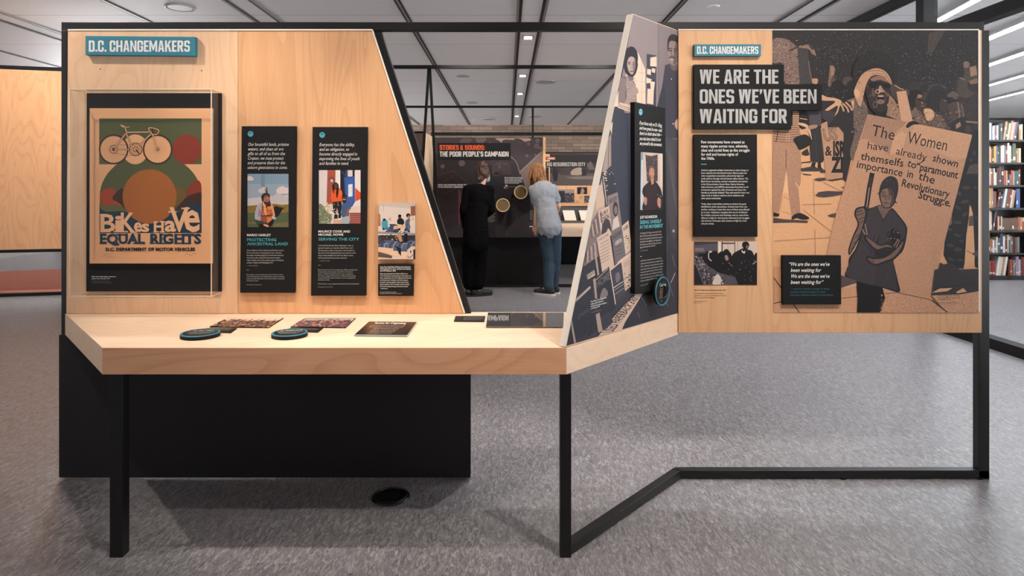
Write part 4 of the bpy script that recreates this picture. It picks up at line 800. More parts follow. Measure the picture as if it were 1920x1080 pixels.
    p.poly('1604,178 1612,180 1624,196 1628,220 1622,240 1608,290 1598,300 1594,284 1602,250 1600,214', (106, 88, 78, .8), 1); p.blot(110, 1598, 184, 1626, 288, [(48, 43, 44), (160, 128, 108), (70, 60, 58), (140, 112, 96)], .7, 2.3, 19)
    p.ell(1641, 137, 43, 41, (40, 36, 37, .5), n=48); p.blot(240, 1602, 98, 1682, 140, [(66, 60, 58), (54, 49, 48), (32, 29, 31)], .5, 1.6, 20); p.ell(1641, 150, 36, 30, (36, 32, 34, .3))
    p.poly('1624,170 1628,150 1642,142 1660,144 1672,158 1673,174 1671,192 1664,206 1652,214 1640,212 1630,200', (52, 43, 41), 1); p.poly('1632,148 1646,142 1660,146 1668,155 1650,150 1638,152', (140, 102, 84), 1)
    p.poly('1601,174 1606,158 1616,140 1630,131 1646,128 1660,134 1669,146 1673,160 1668,156 1660,146 1648,141 1636,142 1628,150 1622,166 1618,184 1613,200 1606,188', (190, 144, 112, .35), 1); p.blot(50, 1606, 132, 1640, 196, [(128, 96, 80), (150, 114, 92), (90, 70, 62)], .5, 1.8, 21); p.line('1630,134 1645,132 1660,138 1671,158', 1.2, (120, 92, 78), 1); p.line('1634,140 1650,138 1663,146', 1, (112, 86, 74), 1)
    p.poly('1601,172 1606,166 1612,176 1608,184', (214, 166, 130), 1)
    p.poly('1630,156 1644,154 1656,156 1669,158 1669,164 1660,166 1654,160 1646,160 1640,166 1631,164', (28, 25, 27), 1); p.poly('1650,160 1656,168 1660,172 1654,173 1647,172', (178, 132, 106), 1); p.poly('1658,172 1668,176 1664,182', (104, 78, 68), 1)
    p.ringe(1646, 171.5, 4.6, 4.2, 1.3, (206, 168, 140)); p.poly('1636,168 1642,172 1640,182 1634,178', (96, 72, 64), 1)
    p.ell(1651.5, 186, 9, 9.5, (100, 74, 66)); p.ell(1651.5, 186, 7.4, 8, (24, 21, 23)); p.poly('1646,179 1657,179 1656,181.5 1647,181.5', (206, 170, 146)); p.poly('1645,188 1651,186 1658,188 1656,192.4 1647,192.4', (126, 98, 88), 1); p.line('1645,192 1651,194.6 1658,191', 1.4, (150, 114, 98), 1); p.poly('1640,204 1652,212 1664,204 1660,220 1640,218', (34, 30, 32)); p.ell(1665, 197, 1.6, 2.6, (170, 140, 120)); p.ringe(1641, 196, 4, 6, .8, (150, 120, 102))
    p.poly('1668,178 1676,186 1686,204 1700,228 1686,226 1662,216 1664,204', (150, 116, 94, .8)); p.blot(30, 1668, 184, 1690, 220, [(46, 40, 40), (190, 148, 120)], .7, 2.2, 22); p.poly('1670,160 1680,158 1692,166 1700,166 1704,174 1690,176 1682,186 1672,178', (76, 62, 57), 1); p.line('1678,160 1688,166 1694,168', 1.6, (190, 146, 118), 1)
    p.poly('1681,172 1699,170 1711,226 1706,232 1690,228', (200, 152, 120, .25)); p.line('1698,168 1704,172 1703,180', 1.6, (90, 76, 70), 1)
    # placard
    PL = (188, 141, 111, .3)
    p.poly('1627,214 1823,253 1743,562 1684,549 1556,512 1550,478 1568,400', PL); p.poly('1627,214 1700,228 1694,236 1676,250 1668,290 1625,260 1614,262', (168, 126, 102, .3)); p.poly('1716,232 1823,253 1812,296 1790,300 1706,260', (200, 152, 118, .25)); p.poly('1676,258 1690,246 1700,250 1692,286 1668,290', (204, 156, 122, .25))
    p.poly('1699,236 1706,228 1718,228 1724,233 1712,234 1702,240', (34, 30, 32), 1)
    h = (40, 33, 32)
    def hw(t, x0, y0, x1, y1, cap, b=.0): p.text(t, x0, y0, cap, h, x1=x1, y1=y1, bold=b)
    hw('The', 1633, 254, 1676, 263, 21); hw('Women', 1700, 268, 1774, 283, 22); hw('have', 1626, 279, 1665, 284, 14); hw('already', 1679, 289, 1736, 302, 14); hw('shown', 1748, 302, 1795, 314, 14, .01)
    hw('themselfs', 1613, 299, 1693, 313, 14, .01); hw('to', 1700, 311, 1716, 317, 14, .01); hw('\u201cparamount', 1717, 318, 1795, 335, 14, .02); hw('importance', 1606, 314, 1691, 331, 14, .01); hw('in', 1700, 332, 1711, 334, 14, .01); hw('the', 1721, 336, 1751, 345, 15, .01)
    hw('Revolutionary', 1690, 349, 1779, 371, 14, .015); hw('Strugg:e.', 1721, 371, 1782, 388, 14, .02); p.line('1734,300 1719,310', 1.6, h)
    # the armed woman drawn on the placard
    D = (38, 34, 36); br = (112, 86, 76, .3)
    p.line('1635,327 1630,352 1624,392', 9, D); p.line('1634,330 1630,354 1625,392', 5, (58, 48, 48)); p.line('1630,352 1625,388', 1.2, (200, 156, 128)); p.poly('1630,325 1640,326 1638,333 1631,332', D)
    p.poly('1628,392 1636,389 1652,384 1658,392 1662,400 1672,390 1684,402 1700,424 1700,442 1696,462 1690,474 1676,486 1678,502 1684,528 1686,548 1654,540 1605,528 1584,518 1590,500 1592,484 1604,466 1612,440 1612,410', D, 1)
    p.poly('1630,394 1650,388 1656,404 1650,436 1640,470 1640,534 1588,516 1596,488 1606,470 1616,440 1618,412', (60, 53, 56, .25), 1); p.poly('1658,408 1672,394 1686,410 1697,426 1696,442 1690,450 1676,440 1664,452 1646,464', (58, 51, 54, .25), 1); p.poly('1642,480 1674,488 1680,520 1682,545 1640,534', (56, 49, 52, .25)); p.line('1640,440 1632,480 1646,500', 1.2, D, 1); p.line('1616,452 1634,470 1648,478', 1.4, D, 1)
    p.poly('1644,388 1652,384 1662,392 1668,388 1666,398 1656,412', br); p.line('1644,388 1656,412 1670,392', 1.4, D)
    p.poly('1655,388 1650,376 1648,364 1652,354 1662,350 1674,354 1680,366 1678,380 1670,390 1662,391', D, 1); p.poly('1656,386 1652,374 1651,364 1655,356 1664,353 1673,357 1677,368 1675,379 1669,387 1662,389', (130, 100, 84, .2), 1); p.poly('1664,354 1674,358 1677,370 1674,380 1668,386 1672,370', (72, 58, 54), 1)
    p.poly('1648,366 1650,350 1656,338 1668,330 1680,334 1684,344 1684,358 1680,372 1676,360 1666,352 1656,352', (46, 42, 45, .4), 1); p.poly('1676,368 1680,378 1683,382 1677,380', D); p.line('1649,360 1646,364', 1.4, D); p.blot(12, 1656, 336, 1680, 350, [(90, 80, 80)], .6, 1.2, 23)
    p.ringe(1656.5, 366, 4.2, 4.2, .8, D); p.ringe(1668, 369, 4.6, 4.6, .8, D); p.line('1652,360 1660,360', 1.2, D); p.line('1665,362 1673,365', 1.2, D); p.ell(1656.5, 366, 1.4, 1.4, D); p.ell(1668, 369, 1.4, 1.4, D); p.line('1661,366 1659.5,374 1663,375', .9, D); p.line('1657,381 1661,379.5 1666,382', 1.4, D); p.line('1658,384 1663,384.5', .8, D)
    p.poly('1626,402 1616,436 1600,468 1592,478 1591,466 1600,440 1608,420 1602,404 1604,392 1612,388 1622,388', D, 1); p.poly('1622,404 1614,434 1604,456 1594,474 1594,464 1602,442 1611,421 1605,404 1607,394 1612,391 1620,391', br, 1)
    for s in ('1607,398 1616,394', '1606,404 1618,400', '1610,412 1622,407', '1612,418 1621,413', '1600,458 1606,452', '1596,468 1603,460', '1604,446 1609,440'): p.line(s, 1.2, D)
    p.line('1617,430 1624,444', 1, (190, 150, 124)); p.line('1622,420 1626,440', 1, (190, 150, 124))
    p.poly('1622,440 1632,448 1650,458 1664,456 1676,462 1674,467 1660,466 1642,470 1628,458 1620,448', D, 1); p.poly('1624,444 1634,451 1650,461 1664,459 1673,464 1660,463 1644,467 1630,455', br, 1)
    p.poly('1697,444 1694,466 1680,484 1664,492 1640,498 1626,490 1624,480 1640,482 1660,478 1680,462', D, 1); p.poly('1693,452 1690,464 1677,481 1660,489 1640,495 1629,488 1628,484 1642,486 1662,482 1682,466', br, 1); [p.line([(1628, 483+i*3), (1640, 486+i*2.6)], .9, D) for i in range(4)]
    p.poly('1664,436 1676,428 1686,436 1688,448 1676,456 1666,448', (30, 26, 28), 1); p.blot(16, 1662, 430, 1688, 452, [(180, 140, 118), (120, 96, 84)], .7, 1.8, 24); p.line('1676,462 1684,448', 1, (180, 140, 118)); p.line('1680,464 1687,450', 1, (180, 140, 118))
    p.poly('1605,527 1655,540 1660,556 1652,578 1650,586 1607,586 1608,560', (26, 23, 25)); p.blot(18, 1650, 552, 1660, 582, [(190, 150, 122), (40, 36, 36)], .6, 1.6, 25); p.poly('1577,516 1606,526 1604,532 1577,543', (84, 72, 72, .2)); p.poly('1598,533 1606,531 1606,536 1577,542 1577,540', (206, 160, 126))
    p.poly('1655,540 1684,549 1743,562 1790,586 1652,586 1660,560', (190, 142, 112, .4)); p.line('1660,551 1684,548', 1, K1); p.line('1684,549 1745,562 1776,586', 1.2, K1)
    # shadow pool and its holes
    p.poly('1752,506 1760,504 1763,492 1770,496 1782,492 1800,505 1836,504 1836,546 1800,552 1746,556', (54, 48, 51, .15)); p.poly('1762,541 1786,540 1776,546 1747,549', (206, 158, 122)); p.poly('1792,548 1806,540 1813,547 1796,550', (206, 158, 122)); p.poly('1746,554 1800,552 1836,547 1836,586 1776,586', (192, 144, 114, .4)); p.line('1752,541 1790,536 1836,530', .9, (30, 27, 29), 1)
    p.line('1748,563 1776,585', 1.4, K0)
    for i, (s, x) in enumerate((('A woman marches past the White', 1799), ('House in an African Liberation Day', 1800.5), ('protest, May 25, 1971', 1783))): p.text(s, 1757.5, 555.5+i*3.6, 2.3, (30, 26, 26), x1=x, bold=.016)
    p.text('Photograph, Star Collection \u00a9 Washington Post', 1757.5, 567.6, 1.7, (40, 34, 32), x1=1799); p.text('DC Public Library, The People\u2019s Archive', 1757.5, 570.2, 1.7, (40, 34, 32), x1=1795)
pic(WALL, DB+.0004, f, 'photo_mural', rb)
def f(p):
    p.text('Sit-in at Toddle House, Atlanta, December 1963', 1302, 545.3, 2.5, (40, 28, 24), x1=1361, bold=.016)
    for i, (s, x) in enumerate((('From left, Taylor Washington, Ivanhoe Donaldson,', 1357), ('Joyce Ladner, and John Lewis behind Judy Richardson,', 1363), ('George Green, and Chico Neblett', 1340))): p.text(s, 1302, 551.2+i*4, 2.2, (44, 32, 28), x1=x)
    p.text('Photograph by Danny Lyon', 1302, 565.6, 1.7, (60, 44, 38), x1=1325.5); p.text('Magnum Photos', 1302, 568.6, 1.7, (60, 44, 38), x1=1316.5)
pic(WALL, DB+.0004, f, 'caption_print', rb)
# heading board: three steps of black
t = plate('heading_board', 'stepped black heading board with three lines of grey capitals', 'heading board', WALL, pts('1301.5,121 1470,121 1470,158 1541,158 1541,207 1484,207 1484,242 1301.5,242'), DB, DB+.024)
def f(p):
    g = (178, 176, 175)
    p.caps('WE ARE THE', 1312, 1459.5, 130.5, 157, g); p.caps('ONES WE\u2019VE BEEN', 1312, 1531, 167.5, 194, g); p.caps('WAITING FOR', 1312, 1475.5, 204.5, 231, g)
pic(WALL, DB+.0243, f, 'lettering', t)
t = plate('text_board', 'black introduction panel below the stepped heading board', 'text panel', WALL, pts('1301.5,252 1419.5,252 1420.5,444 1302,444'), DB, DB+.02)
def f(p):
    for i, (s, x) in enumerate((('Few movements have created as', 1396), ('many ripples across race, ethnicity,', 1402), ('class and social lines as the struggle', 1405.5), ('for civil and human rights of', 1384), ('the 1960s.', 1340))): p.text(s, 1314.7, 268.7+i*7.7, 5.0, WHT, x1=x, bold=.016)
    p.rect(1314.5, 307.2, 1325, 308.7, (96, 168, 168))
    L = 'Activists organized multiple movements to make change on|local, national and international issues. Black people and|other marginalized communities achieved key legal and|social reforms through civil and human rights activism. The|Black Power movement, women\u2019s movement, and activism|in the Chicano/Latino, Puerto Rican, Native American,|Asian American, and LGBTQ communities flourished, as did|movements organized by older Americans and those who|identify as physically disabled. They advocated for their own|rights, both as distinct coalitions and in solidarity with|other justice movements.||Today, these communities continue to advance the goals|identified by earlier generations. Activists learn from one|another, working to center the voices of those most affected|by an issue. Organizers recognize that we are all affected|by multiple concerns and identities, and so, must form|alliances to fight for shared goals. Informed by the struggles|and victories of the past, they continue to fight for a free|and just society.'.split('|')
    X = (1403, 1400, 1394, 1403, 1402, 1396, 1403, 1399, 1405, 1395, 1352, 0, 1399, 1401, 1405, 1401, 1403, 1405, 1400, 1339)
    for i, s in enumerate(L):
        if s: p.text(s, 1314.7, 320.5+i*5.27, 3.0, (218, 212, 206), x1=X[i], bold=.01)
pic(WALL, DB+.0203, f, 'lettering', t)
t = plate('photo_print', 'black and white photo of people seated along a lunch counter, below the introduction panel', 'photo', WALL, pts('1302,453 1419.5,453 1419.5,534 1302,534'), DB, DB+.003)
def f(p):
    p.clip = rect(1302, 453, 1419.5, 534); p.rect(1302, 453, 1419.5, 534, (58, 54, 62, .15)); p.rect(1346, 453, 1419.5, 500, (206, 184, 172)); p.rect(1302, 453, 1346, 480, (64, 60, 70, .1)); p.poly('1302,460 1346,456 1346,472 1302,474', (88, 82, 90)); p.rect(1303, 465, 1320, 471, (128, 118, 122)); [p.line([(1303, y), (1320, y)], .5, (80, 74, 80)) for y in (467, 469)]
    p.rect(1347, 453, 1351, 484, (222, 204, 192)); p.rect(1353, 453, 1355, 482, (60, 50, 52)); p.rect(1355, 455, 1377, 457.5, (70, 58, 58)); p.rect(1377, 453, 1378.6, 480, (90, 74, 72)); p.line('1365,458 1365,476', .8, (150, 130, 124)); p.line('1383,453 1383,472', 1, (150, 130, 124))
    bl = (28, 26, 29)
    p.poly('1302,478 1316,484 1330,500 1350,512 1390,524 1419,534 1302,534', (82, 76, 84, .3)); p.blot(150, 1302, 480, 1330, 533, [(190, 174, 168), (36, 33, 37), (130, 120, 122), (62, 57, 62)], .8, 3.2, 31); p.blot(40, 1326, 512, 1360, 534, [(206, 190, 180), (40, 36, 40), (120, 110, 114)], .9, 3.4, 32)
    p.poly('1302,495 1308,500 1322,534 1302,534', (38, 35, 40)); p.line('1304,494 1320,534', .7, (150, 140, 140))
    p.poly('1318,484 1330,472 1346,476 1352,496 1346,506 1330,500', bl, 1); p.ell(1326, 476, 4, 5, bl); p.ell(1332, 472, 3, 2, (196, 180, 172)); p.line('1329,474 1329,484 1334,489', 1.6, (216, 200, 190), 1); p.ell(1340, 476, 6, 6, bl); p.ell(1313, 478, 4, 3, bl); p.ell(1319, 479, 4, 4, bl)
    p.poly('1345,478 1352,474 1360,484 1366,500 1372,512 1352,512 1340,504', bl, 1); p.ell(1354, 478, 6.5, 7, bl); p.poly('1355,474 1362,470 1370,474 1374,484 1386,500 1392,516 1362,514 1356,494', bl, 1); p.ell(1362, 474, 6, 7, bl); p.poly('1359,480 1364,479 1366,487 1361,488', (150, 130, 124), 1); p.line('1366,492 1374,500', 1, (150, 136, 132))
    p.poly('1372,482 1380,472 1392,470 1398,488 1406,506 1419.5,534 1388,534 1376,510', bl, 1); p.ell(1383, 480, 8, 7, bl); p.ell(1394, 488, 10, 11, (32, 29, 32)); p.poly('1395,482 1400,486 1398,494 1393,496 1390,492', (118, 104, 104), 1)
    p.poly('1384,472 1392,466 1402,468 1412,474 1417,504 1396,506 1390,486', bl, 1); p.poly('1396,468 1392,462 1392,456 1397,453 1402,454 1405,459 1402,467 1399,470', bl, 1); p.poly('1400,459 1404,461 1401,467 1398,464', (110, 92, 88)); p.poly('1390,468 1394,472 1398,470 1396,476 1391,473', (206, 194, 188)); p.poly('1412,482 1417,474 1419.5,474 1419.5,500 1412,494', bl); p.line('1411,496 1418,490', 1.2, (206, 194, 188))
    p.poly('1390,504 1404,496 1419.5,500 1419.5,534 1384,534', bl, 1); p.blot(36, 1346, 488, 1416, 526, [(110, 102, 104), (160, 148, 146), (60, 55, 58)], .5, 1.5, 33); p.poly('1340,520 1346,514 1352,522 1350,532 1336,533', (206, 192, 182), 1); p.poly('1331,512 1336,510 1335,532 1329,530', (70, 64, 68))
pic(WALL, DB+.0034, f, 'picture', t)
t = plate('quote_board', 'square black panel with a four-line white quotation, mounted over the mural', 'quote panel', WALL, pts('1467.5,479 1577,479 1577.5,571 1468,571'), DB+.003, DB+.022)
def f(p):
    for s, x, y, x1 in (('\u201cWe are the ones we\u2019ve', 1478.5, 498.5, 1555), ('been waiting for', 1482.5, 509.7, 1539), ('We are the ones we\u2019ve', 1482, 521, 1555), ('been waiting for\u201d', 1482.5, 532.2, 1543)): p.text(s, x, y, 6.7, WHT, x1=x1, shear=.24, bold=.012)
    for i, (s, x1) in enumerate((('\u2014 LYRICS TO \u201cWE ARE THE ONES\u201d BY SWEET', 1555), ('HONEY IN THE ROCK BASED ON \u201cPOEM', 1548), ('FOR SOUTH AFRICAN WOMEN\u201d BY JUNE JORDAN', 1562))): p.text(s, 1482, 543.3+i*5.7, 2.6, (64, 122, 130), x1=x1)
    for x, y in ((1473, 484), (1571, 484), (1473, 565), (1571, 565)): p.ell(x, y, .9, .9, (50, 50, 52))
pic(WALL, DB+.0223, f, 'lettering', t)

# ---------------------------------------------------------------- angled panel: bookshop mural, text panel, round badge
def f(p):
    N1, N2, N3, WA, WL = (40, 42, 52, .12), (54, 54, 64, .15), (80, 76, 82, .15), (206, 180, 160, .1), (128, 116, 116, .12)
    full = '1187,27 1270.5,57.5 1272.3,586.5 1062.5,648.5'
    p.clip = pts(full); p.poly(full, (52, 52, 60, .2)); p.poly('1187,27 1270.5,57.5 1271,300 1182,240 1160,180', WL); p.poly('1234,43 1270.5,57.5 1271,240 1234,190', (118, 106, 108, .12)); p.line('1234,44 1235,190', 1, (86, 80, 86)); p.line('1258,54 1259,100', .8, (100, 92, 96))
    p.poly('1163,160 1196,98 1210,130 1210,200 1150,200', WA); [p.line(s, .5, (150, 128, 116)) for s in ('1196,136 1210,137', '1190,152 1210,154', '1160,180 1210,172', '1203,112 1204,196')]
    p.poly('1212.5,101 1231,104 1230,200 1212,196', (56, 56, 68, .1)); [p.poly(s, WA) for s in ('1219.5,108 1231,106 1231,125 1219,124', '1213.5,129 1221,130.5 1220,141 1213,139', '1222,128 1229,129 1228,137 1222,135', '1212,145 1222,149 1218,156 1212,156', '1219,152 1228,154 1226,170 1220,168', '1214,166 1226,168 1225,196 1213,194')]
    # standing man at the right edge
    p.poly('1247,122 1258,119 1270.5,124 1271.5,260 1246,258 1240,214 1232,200 1242,160', (54, 54, 66, .1)); p.poly('1233,200 1244,150 1249,190 1246,260 1234,206', (46, 47, 58, .1)); p.poly('1255,112 1268,116 1270,130 1262,132 1257,124', (92, 82, 82), 1); p.poly('1253,82 1258,72 1266,72 1270.5,80 1270.5,112 1266,122 1258,120 1253,106', (134, 116, 112, .08), 1); p.poly('1251.5,92 1252,74 1258,65 1266,65 1270.5,70 1270.5,84 1266,78 1257,77 1254,84 1254,96', (32, 31, 37), 1)
    p.poly('1266,84 1270.5,84 1270.5,112 1266,120 1262,118', (92, 80, 80), 1); p.line('1253.5,91 1260,91', 1.8, (44, 40, 44)); p.line('1263,91.5 1269,92', 1.8, (44, 40, 44)); p.ell(1257, 95, 2.4, 1.5, (40, 36, 40)); p.ell(1265.5, 95.5, 2.4, 1.5, (40, 36, 40)); p.line('1260,94 1258.5,104 1262,105', 1.2, (84, 72, 72)); p.line('1255,108 1260,106.6 1265,109', 2.2, (40, 35, 38)); p.line('1257,112 1263,112.5', 1.4, (176, 152, 146)); p.ell(1259, 148, .8, 1, WHT)
    p.poly('1246,256 1271.5,262 1272,420 1272,470 1258,440 1252,400 1250,300', (64, 63, 70, .25)); [p.line([(1252+i*3, 280+i*6), (1260+i*1.5, 340+i*12), (1270, 372+i*10)], .8, (90, 88, 94)) for i in range(5)]; p.poly('1266,228 1271,224 1271.5,244 1265,236', (170, 142, 130), 1); p.ell(1262, 232, 1, 1.2, WHT)
    # seated woman
    p.poly('1163,148 1170,142 1184,148 1192,158 1194,196 1192,204 1160,200 1160,170', (92, 84, 86, .2)); p.poly('1174,142 1184,144 1192,158 1192,200 1175,196', (140, 122, 118, .3)); p.blot(70, 1173, 143, 1193, 200, [(206, 180, 166), (60, 56, 62), (110, 98, 100)], .5, 1.6, 41)
    p.poly('1162,150 1168,146 1174,152 1172,184 1178,194 1170,200 1160,196', (118, 102, 100, .1), 1); p.poly('1170,196 1186,166 1194,164 1197,172 1193,178 1186,182 1176,201', (150, 128, 122, .1), 1); p.poly('1176,140 1188,140 1188,150 1180,152', (104, 88, 86))
    p.ell(1182, 112, 14, 25, (34, 33, 40, .2), 6, n=40); p.poly('1168,112 1170,126 1174,138 1184,144 1192,138 1196,120 1190,112', (34, 33, 40), 1)
    p.poly('1176,122 1178,110 1184,106 1190,110 1191.5,122 1189,134 1185,140 1179,134', (162, 140, 132, .06), 1); p.line('1178,117 1182,116.4', 1.6, (50, 44, 48)); p.line('1186,117.4 1190,118', 1.6, (50, 44, 48)); p.ell(1180, 119.8, 1.9, 1.2, (36, 32, 36)); p.ell(1188, 120.8, 1.9, 1.2, (36, 32, 36)); p.line('1184.6,120 1186,127.6 1183.4,128', .9, (104, 86, 84)); p.line('1181.6,133.6 1187,134', 2, (84, 58, 60)); p.poly('1189,112 1192,124 1188,138 1187,128', (112, 94, 92), 1)
    p.poly('1162,192 1190,199 1188,212 1158,202', (196, 168, 150)); p.line('1160,196 1189,206', 1.2, (110, 96, 92)); p.line('1159,199 1188,209', 1, (110, 96, 92))
    # shop counter side, dark
    p.poly('1150,208 1187,214 1190,500 1160,420 1140,340 1146,240', (46, 49, 62, .15)); p.poly('1178,214 1187,215 1189,400 1182,380', (72, 72, 84, .3)); p.poly('1146,232 1149,228 1147,252 1144,242', WA); p.poly('1140,262 1146,250 1146,310 1128,328', (150, 132, 124)); p.line('1142,262 1140,320', 1, (60, 56, 60)); p.line('1146,256 1144,310', 1, (110, 98, 94))
    # bookshop shelves, slanting rows of books
    p.poly('1106,420 1130,330 1134,360 1134,420 1100,470', (170, 146, 132, .1)); p.poly('1128,322 1150,324 1156,364 1136,384 1130,352', N1); p.blot(16, 1132, 322, 1154, 362, [(206, 180, 160), (160, 140, 128)], 1, 2.8, 42); p.poly('1116,348 1130,346 1133,386 1118,392', (190, 160, 142)); p.line('1131,330 1138,384', 1, (220, 200, 184))
    def bk(q, c, t=None, tc=(40, 38, 44)):
        p.poly(q, c)
        if t: p.flat(t, t_q(q), tc, .02)
    def t_q(q): q = pts(q) if isinstance(q, str) else q; return sub(q, .12, .1, .88, .22)
    bk('1138.5,368 1158,360 1166,424 1146,436', (126, 112, 110, .1), 'NEGRO HISTORY'); p.ell(1154, 392, 5, 14, (46, 42, 48)); p.ell(1154.5, 394, 3, 8, (120, 102, 98)); p.poly('1150,412 1158,404 1162,424 1148,432', (196, 176, 164))
    bk('1122,396 1142,385 1148,440 1128,452', (186, 160, 144, .1), 'BURY', (60, 40, 40)); p.flat('SCANDAL', sub(pts('1122,396 1142,385 1148,440 1128,452'), .1, .26, .95, .4), (60, 40, 40), .03); p.poly('1128,440 1130,420 1136,411 1143,414 1147,436 1140,428 1134,446', (52, 46, 52), 1)
    p.poly('1106,420 1121,396 1128,446 1098,470', (112, 98, 96, .3)); [p.line([(1107+i*3.2, 424-i*5+2), (1110+i*3.4, 446-i*3)], 1.2, ((60, 54, 58), (196, 172, 156))[i % 2]) for i in range(7)]
    p.poly('1100,470 1120,446 1126,478 1094,500', (124, 108, 104, .3)); [p.line([(1099+i*3.2, 474-i*3.6), (1098+i*4, 494-i*2.6)], 1.2, ((54, 50, 56), (190, 166, 150))[i % 2]) for i in range(8)]
    bk('1119,446 1142,432 1152,500 1130,516', (192, 166, 150, .1)); [p.line([(1126, 458+i*6), (1142, 449+i*6)], .8, (110, 92, 88)) for i in range(7)]; p.flat('THIS IS THE', sub(pts('1119,446 1142,432 1152,500 1130,516'), .1, .06, .9, .12), (70, 50, 50))
    bk('1146,436 1166,424 1176,486 1154,500', (104, 96, 100, .1), 'BLACK POWER', (40, 38, 46)); p.flat('& LIBERATION', sub(pts('1146,436 1166,424 1176,486 1154,500'), .2, .32, .8, .42), (206, 192, 184), .02); [p.line([(1156, 464+i*7), (1168, 459+i*7)], .8, (60, 56, 62)) for i in range(3)]
    bk('1166,424 1178.5,413 1184.5,468 1173,478', (196, 170, 152, .1), 'WOMEN', (70, 56, 56)); p.blot(18, 1168, 440, 1183, 474, [(50, 46, 54), (150, 130, 124)], .8, 2.2, 43)
    p.poly('1094,500 1114,486 1120,540 1080,566 1075,560', N1); bk('1080,560 1110,540 1118,600 1094,632 1072,640 1063,640', N1); p.poly('1100,516 1114,506 1116,516 1102,524', (190, 166, 150)); p.flat('SENGHOR', pts('1100,517 1113,507 1114.5,513 1102,522'), N1[:3], .02); p.poly('1078,562 1106,536 1108,540 1080,566', (170, 148, 136))
    p.line('1116,474 1124,530', 3, (170, 146, 132)); p.line('1121,470 1130,520', 1.4, (70, 62, 66))
    bk('1112,524 1142,500 1154,578 1124,602', (38, 40, 50, .1)); p.flat('HOME', pts('1117,528 1143,508 1145,522 1119,540'), (100, 92, 96), .02); p.poly('1126,552 1132,540 1139,546 1138,556 1126,562', (120, 108, 108), 1); p.poly('1112,524 1116,521 1120,560 1116,560', (160, 140, 130)); p.line('1116,526 1140,504', 1.2, (180, 158, 144))
    bk('1144,508 1164,494 1172,552 1154,568', (58, 58, 68, .1)); p.poly('1154,516 1160,510 1163,522 1156,530', (110, 100, 104), 1); p.line('1150,540 1168,528', 1, WHT); p.line('1151,545 1169,533', .8, (170, 160, 156)); p.line('1153,552 1170,540', .8, (170, 160, 156)); p.line('1144,508 1154,570', 1.6, (210, 188, 170)); p.line('1144,507 1162,492', 2.4, (200, 174, 156))
    bk('1164,486 1190,470 1190,530 1172,546', (192, 166, 150, .1)); p.blot(40, 1170, 512, 1190, 540, [(44, 42, 52), (120, 106, 106)], .8, 2.4, 44); [p.line([(1170, 494+i*3.4), (1180, 488+i*3.4)], .7, (120, 100, 94)) for i in range(3)]; p.poly('1157,494 1160,490 1190,466 1190,474 1164,492', (206, 180, 162))
    # floorboards and the fascia
    p.poly('1190,560 1250,470 1272,440 1272.3,586.5 1170,618 1176,600', (42, 44, 54, .35)); [p.line([(1200+i*11, 552-(i % 3)*10), (1212+i*10, 574-(i % 2)*18)], .8, (120, 112, 114)) for i in range(6)]; p.line('1258,530 1266,512', 1.2, (180, 160, 150)); p.line('1260,478 1266,500', .8, (130, 120, 122)); p.line('1196,586 1200,596', 1, (120, 110, 112)); p.poly('1240,450 1272,470 1272,452 1246,440', (50, 50, 58, .3)); p.ell(1263, 433, 2, 3, (170, 150, 142))
    p.poly('1122,630 1146,600 1190,552 1205,551 1172,604 1166,618', (198, 170, 152, .1)); p.flat('USED PAPERBACK EXC', [(1128, 624), (1190, 552), (1196, 560), (1150, 622)], (48, 44, 48), .02); p.poly('1118,600 1142,584 1150,604 1128,622 1120,618', N2); p.poly('1117,590 1124,586 1130,620 1122,624', (160, 140, 130)); p.poly('1106,622 1118,598 1120,618 1100,634', N1); p.line('1070,596 1078,642', 3.4, (160, 142, 134)); p.flat('GENERAL', pts('1082,592 1104,576 1106,582 1083,600'), (86, 82, 88)); p.poly('1064,600 1070,590 1074,642 1062.5,648', N1)
    for i, s in enumerate(('Tony Gittens, Drum & Spear\u2019s first', 'manager, and Judy Richardson in', 'the first Drum and Spear bookstore', 'on 14th Street, 1968')): p.ltext(s, (1107.5, 567+i*4.4), ((1137, 1132, 1137.5, 1124)[i], (559, 565, 568.5, 575.5)[i]), 2.6, WHT, .02)
    p.ltext('Courtesy of The Washington Post', (1107.5, 587), (1128, 581.5), 1.6, (150, 144, 142))
pic(ANG, .0004, f, 'photo_mural', ap)
t = plate('text_board', 'narrow dark text panel with a portrait, on the angled panel', 'text panel', ANG, pts('1190,191 1247.5,203 1250,541 1190.5,551'), .0, .022)
T1 = .0223
